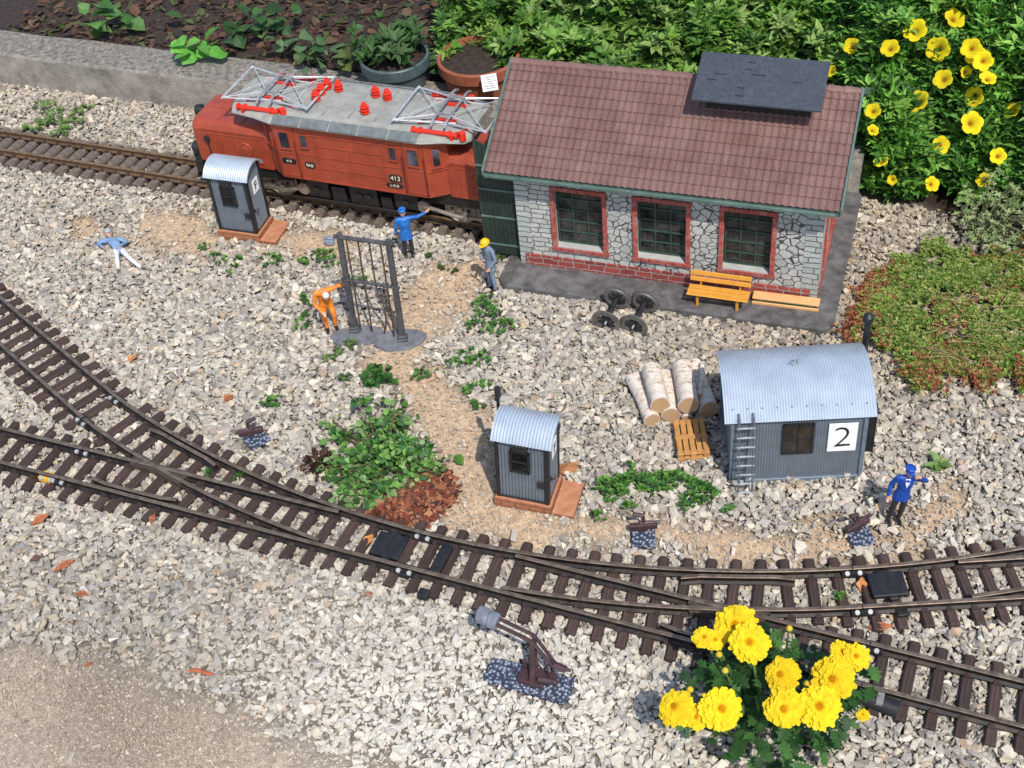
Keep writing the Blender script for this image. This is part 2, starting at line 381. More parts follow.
def stones(cell, smin, smax, seed):
    r = np.random.default_rng(seed)
    gx, gy = np.meshgrid(np.arange(-23, 23, cell), np.arange(8.5, 43, cell)); x = (gx+r.uniform(-.6, .6, gx.shape)*cell).ravel(); y = (gy+r.uniform(-.6, .6, gy.shape)*cell).ravel()
    px, py = px_of(np.stack([x, y, np.zeros_like(x)], -1)); k = (px > -100) & (px < 1120) & (py > -5) & (py < 850) & ~inside_things(x, y) & ~on_soil(x, y)
    return x[k], y[k], px[k], py[k], np.exp(r.uniform(math.log(smin), math.log(smax), k.sum())), r
SX = []; SY = []; SZ = []; SS = []
for cell, a, b, seed in ((.14, .13, .31, 1), (.16, .14, .32, 2), (.27, .22, .42, 3), (.105, .08, .15, 4)):
    x, y, px, py, s, r = stones(cell, a, b, seed)
    sm = sand_mask(x, y); gm = grit_mask(x, y); so = soil_mask(x, y); u = r.random(len(x)); dlow, dup = track_dist(x, y)
    fine = np.clip((py-560)/140, 0, 1)*np.clip((px-150)/150, 0, 1)*np.clip((620-px)/120, 0, 1)   # paler, smaller stones at the front
    s = s*(1-.12*fine); s = s*np.where(py < 200, .92, 1)
    keep = u > np.maximum.reduce([sm*.87, gm*.97, so*.9]); keep &= ~((gm > .4) & (s > .13) & (u < .995)); keep &= ~((sm > .5) & (s > .2) & (u < .985))
    if seed == 3: keep &= u > .72
    intrack = (dlow < .95) | (dup < .95)
    keep &= ~(intrack & (s > .3))
    z = r.uniform(-.02, .055, len(x))+.06*noise2(x, y, .5, 31)*(seed < 3)+.05*sm
    z = np.where(dlow < 1.0, np.minimum(z, .06-s*.12), z); z = np.where(dup < 1.0, np.minimum(z, -.05-s*.12), z); keep &= ~((dup < .93) & (r.random(len(x)) < .8))
    z = np.where((seed == 3) & ~intrack, z+.06, z)
    SX.append(x[keep]); SY.append(y[keep]); SZ.append(z[keep]); SS.append(s[keep])
# grit: tiny pebbles on the sandy parts
gx, gy = np.meshgrid(np.arange(-21, 21, .06), np.arange(9.5, 43, .06)); x = (gx+rs.uniform(-.5, .5, gx.shape)*.06).ravel(); y = (gy+rs.uniform(-.5, .5, gy.shape)*.06).ravel()
px, py = px_of(np.stack([x, y, np.zeros_like(x)], -1)); sm = sand_mask(x, y); gm = grit_mask(x, y); u = rs.random(len(x))
k = (px > -10) & (px < 1034) & (py < 790) & ((gm > u) | (sm*.32 > u))
SX.append(x[k]); SY.append(y[k]); SZ.append(.075*sm[k]+.085*gm[k]-.01+rs.uniform(-.012, .02, k.sum())); SS.append(rs.uniform(.035, .10, k.sum()))
x = np.concatenate(SX); y = np.concatenate(SY); z = np.concatenate(SZ); s = np.concatenate(SS); n = len(x)
pal = np.array([[.56, .52, .45], [.50, .465, .41], [.44, .41, .37], [.36, .335, .31], [.62, .57, .49], [.53, .45, .35], [.27, .25, .235], [.40, .385, .375], [.66, .63, .57], [.50, .38, .27], [.47, .40, .37]])
wt = np.array([.2, .18, .15, .11, .1, .08, .045, .07, .04, .012, .03]); wt /= wt.sum()
col = pal[rs.choice(len(pal), n, p=wt)]*rs.uniform(.72, 1.02, (n, 1))*np.array([.98, .945, .89])
px, py = px_of(np.stack([x, y, z], -1))
pale = np.clip((py-560)/130, 0, 1)*np.clip((px-210)/170, 0, 1)*np.clip((700-px)/120, 0, 1)
pale = np.maximum(pale, .8*np.clip(1-np.hypot((px-390)/130, (py-220)/40), 0, 1))
grey = np.clip((py-520)/60, 0, 1)*np.clip((330-px)/200, 0, 1); col = col*(1-.14*grey[:, None]); col = col*rs.uniform(.82, 1.06, (n, 1))
col = col*(1-.62*pale[:, None])+np.array([.66, .62, .54])*rs.uniform(.85, 1.05, (n, 1))*.62*pale[:, None]
warm = np.clip((px-560)/250, 0, 1)*np.clip((480-py)/150, 0, 1)+np.clip((300-py)/150, 0, 1)*.5
col *= 1-np.clip(warm, 0, 1)[:, None]*np.array([.12, .16, .22])[None]
sm = sand_mask(x, y); col = col*(1-.3*sm[:, None])+np.array([.5, .37, .24])*.3*sm[:, None]
gmv = grit_mask(x, y); tiny = (s < .105)[:, None]; col = np.where(tiny, col*rs.uniform(.55, 1.15, (n, 1)), col); col = col*(.85-.3*gmv[:, None]*1)/.85+np.array([.40, .31, .22])*.4*gmv[:, None]
protos = [hull(rs.integers(8, 15), rs) for _ in range(48)]
scl = np.stack([s*rs.uniform(.9, 1.35, n), s*rs.uniform(.8, 1.1, n), s*rs.uniform(.62, 1.0, n)], 1)
gr = scatter('gravel', protos, np.stack([x, y, z], 1), rand_rots(n, .42, rs), scl, col, attr_mat('gravel_stone', .9, bump=.35, bscale=22, mottled=.16, spec=.25))
tag(gr, 'pale crushed stone gravel covering the ground', 'gravel', kind='stuff')

# ------------------------------------------------------------------ low concrete wall
w = MB(); prof = [(31.05, -.1), (31.05, 1.22), (31.12, 1.30), (32.5, 1.33), (32.62, 1.26), (32.62, -.1)]
ss = np.linspace(-62, -3, 60); rings = []
for i, s_ in enumerate(ss):
    rings.append([Vector(P(s_, q[0]+.03*random.uniform(-1, 1), q[1]+.03*random.uniform(-1, 1))) for q in prof])
w.loft(rings)
mw, wnt, wp = newmat('old_concrete', .95, 0, .1)
tc = N(wnt, 'ShaderNodeTexCoord'); na = N(wnt, 'ShaderNodeTexNoise'); na.inputs['Scale'].default_value = 1.2; na.inputs['Detail'].default_value = 9; na.inputs['Roughness'].default_value = .75
nb = N(wnt, 'ShaderNodeTexNoise'); nb.inputs['Scale'].default_value = 6; nb.inputs['Detail'].default_value = 6; nb.inputs['Roughness'].default_value = .8
geo = N(wnt, 'ShaderNodeNewGeometry'); sx = N(wnt, 'ShaderNodeSeparateXYZ'); wnt.links.new(geo.outputs['Normal'], sx.inputs[0])
for q in (na, nb): wnt.links.new(tc.outputs['Object'], q.inputs['Vector'])
ra = N(wnt, 'ShaderNodeValToRGB'); ra.color_ramp.elements[0].position = .35; ra.color_ramp.elements[0].color = (.19, .165, .14, 1); ra.color_ramp.elements[1].position = .65; ra.color_ramp.elements[1].color = (.40, .36, .31, 1)
rb = N(wnt, 'ShaderNodeValToRGB'); rb.color_ramp.elements[0].position = .38; rb.color_ramp.elements[0].color = (.10, .088, .075, 1); rb.color_ramp.elements[1].position = .72; rb.color_ramp.elements[1].color = (.42, .38, .335, 1)
wnt.links.new(na.outputs['Fac'], ra.inputs['Fac']); wnt.links.new(nb.outputs['Fac'], rb.inputs['Fac'])
mx = N(wnt, 'ShaderNodeMix', data_type='RGBA'); wnt.links.new(sx.outputs['Z'], mx.inputs['Factor']); wnt.links.new(ra.outputs[0], mx.inputs['A']); wnt.links.new(rb.outputs[0], mx.inputs['B'])
wnt.links.new(mx.outputs['Result'], wp.inputs['Base Color'])
bb = N(wnt, 'ShaderNodeBump'); bb.inputs['Strength'].default_value = .8; bb.inputs['Distance'].default_value = .08; wnt.links.new(nb.outputs['Fac'], bb.inputs['Height']); wnt.links.new(bb.outputs[0], wp.inputs['Normal'])
tag(w.build('concrete_wall', mw), 'low weathered concrete retaining wall behind the locomotive', 'wall')
# ------------------------------------------------------------------ tracks
m_sleeper, snt, sp = newmat('sleeper_brown', .75, 0, .3)
tc = N(snt, 'ShaderNodeTexCoord'); mp = N(snt, 'ShaderNodeMapping'); mp.inputs['Scale'].default_value = (2, 26, 26)
ng = N(snt, 'ShaderNodeTexNoise'); ng.inputs['Scale'].default_value = 1.2; ng.inputs['Detail'].default_value = 7
oi = N(snt, 'ShaderNodeObjectInfo'); nl = snt.links.new
nl(tc.outputs['Object'], mp.inputs[0]); nl(mp.outputs[0], ng.inputs['Vector'])
cr = N(snt, 'ShaderNodeValToRGB'); cr.color_ramp.elements[0].position = .3; cr.color_ramp.elements[0].color = (.030, .018, .016, 1); cr.color_ramp.elements[1].position = .75; cr.color_ramp.elements[1].color = (.085, .054, .047, 1)
nl(ng.outputs['Fac'], cr.inputs['Fac']); mr = N(snt, 'ShaderNodeMapRange'); mr.inputs['To Min'].default_value = .8; mr.inputs['To Max'].default_value = 1.25; nl(oi.outputs['Random'], mr.inputs['Value'])
vs_ = N(snt, 'ShaderNodeVectorMath', operation='SCALE'); nl(cr.outputs[0], vs_.inputs[0]); nl(mr.outputs[0], vs_.inputs['Scale']); nl(vs_.outputs[0], sp.inputs['Base Color'])
bq = N(snt, 'ShaderNodeBump'); bq.inputs['Strength'].default_value = .5; bq.inputs['Distance'].default_value = .03; nl(ng.outputs['Fac'], bq.inputs['Height']); nl(bq.outputs[0], sp.inputs['Normal'])
m_sleeper_grey = mat('sleeper_weathered', (.150, .115, .094), .85, var=.35, scale=9, bump=.4, dirt_or_glint=(.2, .17, .14), dirt_or_glint_amt=.5)
m_rail = mat('rail_dark', (.017, .014, .013), .5, .35, var=.4, scale=5, dirt_or_glint=(.09, .05, .03), dirt_or_glint_amt=.4)
m_rail_top = mat('rail_top', (.25, .185, .135), .42, .65, var=.3, scale=7, dirt_or_glint=(.11, .07, .045), dirt_or_glint_amt=.7)
m_rail_rust = mat('rail_rust', (.13, .075, .04), .6, .35, var=.35, scale=6)
m_rail_rust_top = mat('rail_rust_top', (.30, .19, .10), .45, .6, var=.3, scale=6, dirt_or_glint=(.12, .07, .04), dirt_or_glint_amt=.6)
m_chair = mat('rail_chair', (.045, .028, .025), .7, var=.3)
m_black = mat('black_plastic', (.013, .013, .015), .5, var=.25, dirt_or_glint=(.05, .045, .04), dirt_or_glint_amt=.3, bump=.1)
m_bolt = mat('bolt_silver', (.36, .36, .35), .6, .2, var=.15)
m_yellow_clip = mat('yellow_plastic', (.72, .36, .015), .5, var=.15)
RAIL = [(-.085, .160), (.085, .160), (.085, .182), (.022, .212), (.022, .295), (.048, .308), (.048, .345), (.036, .358), (-.036, .358), (-.048, .345), (-.048, .308), (-.022, .295), (-.022, .212), (-.085, .182)]
SL_ME = None
def sleeper_mesh():
    global SL_ME
    if SL_ME is None:
        b = MB(); sec = [(-.125, 0), (.125, 0), (.118, .11), (.085, .165), (-.085, .165), (-.118, .11)]
        rings = [[(x, u*k, v*(1 if k == 1 else .93)) for u, v in sec] for x, k in ((-.5, .9), (-.485, 1), (.485, 1), (.5, .9))]
        b.loft(rings); o = b.build('sleeper', m_sleeper); SL_ME = o.data; bpy.data.objects.remove(o)
    return SL_ME
def main_pt(s, o): return D_M*s+N_M*(OFF_M+o), D_M.copy()
def arc_pt(C, Rr, s0):
    def f(s, o):
        ph = (s-s0)/Rr; return C+(-N_M*math.cos(ph)+D_M*math.sin(ph))*(Rr-o), D_M*math.cos(ph)+N_M*math.sin(ph)
    return f
arcA, arcC = arc_pt(CA, RA, SA), arc_pt(CC, RC, SC)
def t_pt(s, o): return D_T*s+N_T*(OFF_T+o), D_T.copy()
def s_of(px, py, z=.35): p = at(px, py, z); return p.dot(D_M)

def rail(root, path, s0, s1, o, chairs=(), dz=0.0, mats=None, name='rail', flare=0.0, step=.35):
    """one rail along a path; chairs are the s of the sleepers that carry it"""
    b = MB(); n = max(2, int(abs(s1-s0)/step)+1); rings = []
    for i in range(n):
        s = s0+(s1-s0)*i/(n-1); off = o
        if flare: e = min(i, n-1-i)/(n-1); off = o+flare*max(0, 1-e/.18)
        p, t = path(s, off); lat = Vector((-t.y, t.x, 0))
        rings.append([p+lat*u+Vector((0, 0, v+dz)) for u, v in RAIL])
    k = len(RAIL); vs = [q for r in rings for q in r]
    for i in range(n-1):
        for j in range(k):
            a, c = i*k+j, i*k+(j+1) % k
            b.add([], []); b.f.append((a, c, c+k, a+k)); b.m.append(1 if j in (6, 7, 8) else 0)
    b.v = [tuple(v) for v in vs]; b.f.append(tuple(range(k-1, -1, -1))); b.m.append(0); b.f.append(tuple((n-1)*k+j for j in range(k))); b.m.append(0)
    for s in chairs:
        if min(s0, s1)+.06 < s < max(s0, s1)-.06:
            p, t = path(s, o); a = math.atan2(t.y, t.x); lat = Vector((-t.y, t.x, 0))
            for sd in (-1, 1):
                q = p+lat*sd*.088; b.box((q.x, q.y, .189+dz), (.13, .075, .045), 2, a)
                b.box((q.x-lat.x*sd*.02, q.y-lat.y*sd*.02, .216+dz), (.07, .05, .03), 2, a)
    ob = b.build(name, mats or [m_rail, m_rail_top, m_chair], root, off=root.location)
    return ob
def put_sleeper(root, p, ang, L, grey=False, dz=0.0):
    """ang: direction ACROSS the track"""
    o = link_mesh('sleeper', sleeper_mesh(), root, Vector((p.x, p.y, dz))-Vector((root.location.x, root.location.y, 0)), (random.uniform(-.01, .01), random.uniform(-.006, .006), ang+random.uniform(-.02, .02)), (L, 1, 1))
    if grey: o.material_slots[0].link = 'OBJECT'; o.material_slots[0].material = m_sleeper_grey
    return o
def joiner(root, path, s, o, side=-1, material=None):
    """clamp on a rail joint with two bolts"""
    p, t = path(s, o); lat = Vector((-t.y, t.x, 0)); a = math.atan2(t.y, t.x); b = MB()
    q = p+lat*side*.095
    b.box((q.x, q.y, .235), (.48, .075, .13), 0, a)
    q2 = p-lat*side*.09; b.box((q2.x, q2.y, .225), (.48, .06, .1), 0, a)
    for k in (-.13, .13):
        c = q+t*k+lat*side*.02+Vector((0, 0, .30)); ax = Vector((lat.x*side*.5, lat.y*side*.5, .85)).normalized()
        b.cyl(c-ax*.03, c+ax*.022, .062, .05, 10, 1)
    b.build('rail_joiner', [material or m_black, m_bolt], root, off=root.location)
def track_root(name, label, p, group=None): return thing(name, label, 'railway track' if 'turnout' not in name else 'turnout', (p.x, p.y, 0), group=group)

# the track the locomotive stands on
p, _ = t_pt(-28, 0); r = track_root('railway_track', 'straight rusty brown track running under the red locomotive', p)
sl = [-46.2+.5*i for i in range(73)]
for s in sl:
    q, t = t_pt(s, 0); put_sleeper(r, q, math.atan2(t.y, t.x)+math.pi/2, 1.95, True, .0)
for o in (-.5, .5): rail(r, t_pt, -46.5, -9.9, o, sl, mats=[m_rail_rust, m_rail_rust_top, m_chair], step=3)

# joints along the main line (read off the photograph)
S1 = s_of(73, 461); S2 = s_of(411, 556); S3 = s_of(865, 667); SCJ = s_of(856, 590)
phC = lambda s: s
def sep(Rr, s0, s): return Rr-math.sqrt(max(0, Rr*Rr-(s-s0)**2))
SA_J = SA-(RA*math.asin(min(1, (SA-s_of(102, 405))/RA)))   # path length on the diverging curve at its joint
SC_J = SC+(RC*math.asin(min(1, (SCJ-SC)/RC)))

def plain(name, label, path, s0, s1, joints=()):
    p, _ = path((s0+s1)/2, 0); r = track_root(name, label, p); n = int(abs(s1-s0)/.5); sl = []
    for i in range(n):
        s = s0+(i+.5)*(s1-s0)/n; sl.append(s); q, t = path(s, 0); put_sleeper(r, q, math.atan2(t.y, t.x)+math.pi/2, 1.9)
    for o in (-.5, .5): rail(r, path, s0, s1, o, sl)
    return r
rB = plain('railway_track', 'short straight track with a yellow joint clip beside the fallen leaves', main_pt, S1-6, S1-.02)
joiner(rB, main_pt, S1-.34, -.5, -1, m_yellow_clip)
jA, _ = arcA(SA_J, 0); dA = Vector((math.cos(R(-48.8)), math.sin(R(-48.8)), 0)); nA_ = Vector((-dA.y, dA.x, 0)); qA = dA*(jA.dot(dA)-4.5)+nA_*(7.97); dA = (jA-qA).normalized()
def strA(s, o): return jA+dA*(s-SA_J)+Vector((-dA.y, dA.x, 0))*o, dA.copy()
rA = plain('railway_track', 'straight track crossing the gravel on the side of the lying figure', strA, SA_J-10, SA_J-.02)
rD = plain('railway_track', 'straight track leading away behind the big yellow chrysanthemum', main_pt, S3+.02, S3+7)

def turnout(label, path2, C, Rr, s0, s_far, s_far2, s_toe, sign):
    """main_pt is the through route, path2 the diverging one; sign -1: diverges towards smaller s"""
    p, _ = main_pt((s_far+s_toe)/2, .3); r = track_root('railway_turnout', label, p)
    n = int(abs(s_far-s_toe)/.5); sl = []; sl2 = []
    for i in range(n):
        s = s_toe+(i+.5)*(s_far-s_toe)/n; beyond = (s-s0)*sign
        d_ = sep(Rr, s0, s) if beyond > 0 else 0.0; sl.append(s); s2 = s0+sign*Rr*math.asin(min(1, beyond/Rr)) if beyond > 0 else s; sl2.append(s2)
        if d_ < 1.25:
            q, t = main_pt(s, d_/2); half = (beyond/Rr/2*sign if beyond > 0 else 0)
            put_sleeper(r, q, math.atan2(t.y, t.x)+math.pi/2+half, 1.9+d_)
        else:
            up = min(.95, d_/2-.03); q, t = main_pt(s, (up-.95)/2); put_sleeper(r, q, math.atan2(t.y, t.x)+math.pi/2, .95+up)
            q, t = path2(s2, (.95-up)/2); put_sleeper(r, q, math.atan2(t.y, t.x)+math.pi/2, .95+up)
    b2 = s0+sign*math.sqrt(2*Rr*.11)
    rail(r, main_pt, s_far, s_toe, -.5, sl)                                     # stock rail
    rail(r, path2, s_far2, s0, .5, sl2, -.004); rail(r, main_pt, s0, s_toe, .5, sl)
    rail(r, main_pt, s_far, b2, .5, sl); rail(r, path2, s_far2, b2, -.5, sl2, -.004)   # point blades
    sf = s0+sign*math.sqrt(2*Rr)
    rail(r, main_pt, sf-1.3, sf+1.1, -.5+.15, (), -.006, name='check_rail', flare=.07)
    rail(r, path2, sf-1.1, sf+1.3, .5-.15, (), -.010, name='check_rail', flare=-.07)
    b = MB()
    for k in range(2):
        pth, oo = ((main_pt, .5), (path2, -.5))[k]
        pts = [pth(sf+sign*x, oo) for x in (-.9, -.4, .2, .7)]
        for (p0, t0), (p1, t1) in zip(pts[:-1], pts[1:]):
            mid = (p0+p1)/2; b.box((mid.x, mid.y, .245-.012*k), ((p1-p0).length+.02, .2, .15), 0, math.atan2(t0.y, t0.x))
    b.build('frog', [mat('frog_steel', (.10, .075, .058), .5, .4, var=.3)], r, off=r.location)
    for o in (-.5, .5): joiner(r, main_pt, s_far+sign*.02, o)
    for o in (-.5, .5): joiner(r, path2, s_far2+sign*.02, o)
    return r, b2
t1, b1 = turnout('dark brown turnout passing in front of the leafy shrub and its bark chips', arcA, CA, RA, SA, S1, SA_J, S2, -1)
t2, b2_ = turnout('dark brown turnout in front of the little grey hut on its brick base', arcC, CC, RC, SC, S3, SC_J, S2, 1)
for o in (-.5, .5): joiner(t1, main_pt, S2, o)
def motor_box(root, c, ang, sx, sy):
    b = MB(); b.box((0, 0, .27), (sx, sy, .1)); b.box((-.05, sy*.52, .24), (.3, .12, .1)); b.box((.05, -sy*.5-.02, .24), (.2, .1, .08))
    o = b.build('point_motor', m_black, root, bevel=.03); o.location = Vector((c.x, c.y, 0))-root.location; o.rotation_euler.z = ang
motor_box(t1, at(389, 545, .3), -TH, .72, .66)
def tie_bar(root, s):
    b = MB(); q, t = main_pt(s, 0); a = math.atan2(t.y, t.x)+math.pi/2
    b.box((q.x, q.y, .2), (.80, .26, .14), 0, a); b.box((q.x-N_M.x*.95, q.y-N_M.y*.95, .17), (.22, .24, .16), 0, a); b.build('tie_bar', m_black, root, off=root.location, bevel=.03)
tie_bar(t2, s_of(437, 562)); b = MB()
q = at(405, 572, .2); b.box((q.x, q.y, .17), (.24, .22, .14), 0, -TH); b.build('rail_clip', m_black, t1, off=t1.location, bevel=.02)

# third turnout, at the end of the curve past the guard
ph0 = SC_J; base_p, base_t = arcC(ph0, 0); lat0 = Vector((-base_t.y, base_t.x, 0))
def tanC(s, o): return base_p+base_t*(s-ph0)+lat0*o, base_t.copy()
tg = lambda s: sep(RC, ph0, s)
p, _ = arcC(ph0+3, 0); t3 = track_root('railway_turnout', 'turnout with a black motor cover between its rails near the guard in blue', p)
sl = [ph0+.27+.5*i for i in range(14)]
for s in sl:
    d_ = tg(s); q, t = tanC(s, d_/2); put_sleeper(t3, q, math.atan2(t.y, t.x)+math.pi/2+(s-ph0)/RC/2, 1.9+d_)
rail(t3, tanC, ph0+.02, ph0+7, -.5, sl); rail(t3, arcC, ph0+.02, ph0+7, .5, sl, -.004)
rail(t3, tanC, ph0+2.2, ph0+7, .5, sl); rail(t3, arcC, ph0+2.2, ph0+7, -.5, sl, -.004)
motor_box(t3, at(888, 584, .3), math.atan2(base_t.y, base_t.x)+.03, .74, .62)
b = MB()
for px, py in ((902, 612),): q = at(px, py, .2); b.box((q.x, q.y, .17), (.24, .22, .14), 0, .05)
b.build('rail_clip', m_black, t3, off=t3.location, bevel=.02)
# uncoupler motor beside the straight track
b = MB(); q = at(866, 698, .2); q2 = at(893, 708, .2); ax = (q2-q).normalized(); b.cyl(q-ax*.15, q2+ax*.1, .17, n=14); mid = (q+q2)/2
b.box((mid.x, mid.y, .3), (.13, .26, .15), 1, -TH); b.build('track_motor', [m_black, mat('clip_grey', (.2, .2, .2), .6)], rD, smooth=True, off=rD.location)
# ------------------------------------------------------------------ engine shed
def stone_mat(name, light=(.54, .535, .50), dark=(.36, .36, .335), joint=(.085, .08, .073), cell=4.1, brick=False, bw=.42, bh=.16, red=False, bare=False):
    mt, nt, p = newmat(name, .85, 0, .2); L = nt.links.new; tc = N(nt, 'ShaderNodeTexCoord')
    sx = N(nt, 'ShaderNodeSeparateXYZ'); L(tc.outputs['Object'], sx.inputs[0])
    ad = N(nt, 'ShaderNodeMath', operation='ADD'); L(sx.outputs['X'], ad.inputs[0]); L(sx.outputs['Y'], ad.inputs[1])
    cb = N(nt, 'ShaderNodeCombineXYZ'); L(ad.outputs[0], cb.inputs['X']); L(sx.outputs['Z'], cb.inputs['Y'])
    wn = N(nt, 'ShaderNodeTexNoise'); wn.inputs['Scale'].default_value = 2.2; wn.inputs['Detail'].default_value = 1; L(cb.outputs[0], wn.inputs['Vector'])
    ws = N(nt, 'ShaderNodeVectorMath', operation='SCALE'); ws.inputs['Scale'].default_value = .085 if brick else .10; wn.inputs['Scale'].default_value = 4.5 if brick else 2.2; L(wn.outputs['Color'], ws.inputs[0])
    wv = N(nt, 'ShaderNodeVectorMath', operation='ADD'); L(cb.outputs[0], wv.inputs[0]); L(ws.outputs[0], wv.inputs[1])
    if brick:
        bt = N(nt, 'ShaderNodeTexBrick'); L(wv.outputs[0], bt.inputs['Vector']); bt.inputs['Scale'].default_value = 1; bt.inputs['Brick Width'].default_value = bw; bt.inputs['Row Height'].default_value = bh
        bt.inputs['Mortar Size'].default_value = .017; bt.inputs['Mortar Smooth'].default_value = .3; bt.inputs['Bias'].default_value = 0
        bt.inputs['Color1'].default_value = (*light, 1); bt.inputs['Color2'].default_value = (*dark, 1); bt.inputs['Mortar'].default_value = (*joint, 1); bt.offset_frequency = 2; bt.squash = .7; bt.squash_frequency = 3
        colr, fac = bt.outputs['Color'], bt.outputs['Fac']
        inv = N(nt, 'ShaderNodeMath', operation='SUBTRACT'); inv.inputs[0].default_value = 1; L(fac, inv.inputs[1]); h = inv.outputs[0]
    else:
        mpg = N(nt, 'ShaderNodeMapping'); mpg.inputs['Scale'].default_value = (1, 1.25, 1); L(wv.outputs[0], mpg.inputs[0])
        v1 = N(nt, 'ShaderNodeTexVoronoi', feature='DISTANCE_TO_EDGE'); v1.inputs['Scale'].default_value = cell; v2 = N(nt, 'ShaderNodeTexVoronoi'); v2.inputs['Scale'].default_value = cell
        L(mpg.outputs[0], v1.inputs['Vector']); L(mpg.outputs[0], v2.inputs['Vector'])
        r1 = N(nt, 'ShaderNodeValToRGB'); r1.color_ramp.elements[0].position = .018; r1.color_ramp.elements[1].position = .055; L(v1.outputs['Distance'], r1.inputs['Fac']); h = r1.outputs[0]
        r2 = N(nt, 'ShaderNodeValToRGB'); r2.color_ramp.elements[0].color = (*dark, 1); r2.color_ramp.elements[1].color = (*light, 1); L(v2.outputs['Color'], r2.inputs['Fac'])
        mx = N(nt, 'ShaderNodeMix', data_type='RGBA'); L(h, mx.inputs['Factor']); mx.inputs['A'].default_value = (*joint, 1); L(r2.outputs[0], mx.inputs['B']); colr = mx.outputs['Result']
    n3 = N(nt, 'ShaderNodeTexNoise'); n3.inputs['Scale'].default_value = 22; n3.inputs['Detail'].default_value = 7; n3.inputs['Roughness'].default_value = .7; L(tc.outputs['Object'], n3.inputs['Vector'])
    mr = N(nt, 'ShaderNodeMapRange'); mr.inputs['From Min'].default_value = .3; mr.inputs['From Max'].default_value = .7; mr.inputs['To Min'].default_value = .68; mr.inputs['To Max'].default_value = 1.25; L(n3.outputs['Fac'], mr.inputs['Value'])
    sc_ = N(nt, 'ShaderNodeVectorMath', operation='SCALE'); L(colr, sc_.inputs[0]); L(mr.outputs[0], sc_.inputs['Scale']); L(sc_.outputs[0], p.inputs['Base Color'])
    hh = N(nt, 'ShaderNodeMath', operation='MULTIPLY_ADD'); L(n3.outputs['Fac'], hh.inputs[0]); hh.inputs[1].default_value = .5; L(h, hh.inputs[2])
    b = N(nt, 'ShaderNodeBump'); b.inputs['Strength'].default_value = .9; b.inputs['Distance'].default_value = .06; L(hh.outputs[0], b.inputs['Height']); L(b.outputs[0], p.inputs['Normal'])
    return mt
m_stone = stone_mat('rubble_stone'); m_ashlar = stone_mat('coursed_stone', (.56, .555, .51), (.44, .44, .41), (.19, .18, .165), brick=True, bw=.46, bh=.155)
m_quoin = stone_mat('quoin_stone', (.47, .50, .46), (.36, .39, .36), (.16, .16, .15), brick=True, bw=.8, bh=.17)
m_redstone = stone_mat('red_base_stone', (.36, .075, .058), (.22, .05, .042), (.38, .32, .30), brick=True, bw=.44, bh=.185)
m_redtrim = mat('red_window_stone', (.32, .064, .048), .8, var=.3, scale=9, bump=.5, bscale=22, dirt_or_glint=(.42, .33, .3), dirt_or_glint_amt=.35)
m_white = mat('white_render', (.36, .36, .335), .85, var=.15, scale=5, bump=.3, dirt_or_glint=(.28, .27, .25), dirt_or_glint_amt=.5)
m_green = mat('dark_green_paint', (.016, .030, .022), .55, var=.3, scale=7, dirt_or_glint=(.05, .065, .055), dirt_or_glint_amt=.35)
m_greentrim = mat('green_trim', (.075, .125, .105), .5, var=.2, scale=4, dirt_or_glint=(.2, .24, .22), dirt_or_glint_amt=.4)
m_slab = mat('dark_base_slab', (.085, .080, .078), .9, var=.45, scale=3.5, bump=.7, bscale=18, dirt_or_glint=(.21, .20, .195), dirt_or_glint_amt=.6, dscale=1.6)
m_glass = mat('dark_window_glass', (.018, .019, .018), .12, var=.5, scale=3, dirt_or_glint=(.11, .10, .085), dirt_or_glint_amt=.75, dscale=2.2)
m_slate = mat('dark_slate', (.036, .044, .060), .62, var=.2, scale=10, bump=.4, bscale=26, dirt_or_glint=(.06, .07, .09), dirt_or_glint_amt=.5)

shed = thing('engine_shed', 'stone engine shed with brown tiled roof, red window surrounds and green doors', 'engine shed', (BX, BY, 0), (0, 0, BRZ))
Z0 = .25; LW, DW = 8.10, 4.712; ZE = 3.60
# base slab with rounded corners
sl_ = MB()
def rrect(x0, x1, y0, y1, r, n=6):
    P_ = []
    for cx, cy, a0 in ((x1-r, y0+r, -90), (x1-r, y1-r, 0), (x0+r, y1-r, 90), (x0+r, y0+r, 180)):
        for k in range(n+1): a = R(a0+90*k/n); P_.append((cx+r*math.cos(a), cy+r*math.sin(a)))
    return P_
rr_ = rrect(-.42, 8.66, -1.03, 5.3, .35)
rr2 = rrect(-.38, 8.62, -.99, 5.26, .33)
sl_.loft([[(x, y, -.1) for x, y in rr_], [(x, y, .19) for x, y in rr_], [(x, y, .25) for x, y in rr2]])
sl_.build('base_slab', m_slab, shed)
# walls with window openings
WIN = [(.981, 2.529), (3.219, 4.759), (5.495, 6.965)]; WT, WB = 2.703+Z0-.02, .588+Z0; FRW = .125
wl = MB(); T = .22
xs_ = [0]+[v for a, b in WIN for v in (a+FRW*.5, b-FRW*.5)]+[LW]
def wmat(x0, x1): return 1 if x1 < 1.3 else 0
for i in range(len(xs_)-1):
    x0, x1 = xs_[i], xs_[i+1]
    if i % 2 == 0:
        if i == 0: wl.b2(x0, .38, 0, T, Z0, ZE, 2); wl.b2(.38, x1, .012, T, Z0, ZE, 1)
        elif i == 6: wl.b2(x0, 7.68, .012, T, Z0, ZE, 0); wl.b2(7.68, x1, 0, T, Z0, ZE, 2)
        else: wl.b2(x0, x1, .012, T, Z0, ZE, 0)
    else: wl.b2(x0, x1, .012, T, Z0, WB+FRW*.6, 0 if i > 1 else 1); wl.b2(x0, x1, .012, T, WT-FRW*.6, ZE, 0)
wl.build('front_wall', [m_stone, m_ashlar, m_quoin], shed)
RZ, RY = 4.909+Z0-.02, 2.356; EZ = 3.245+Z0; EY = -.45; SLP = (RZ-EZ)/(RY-EY)
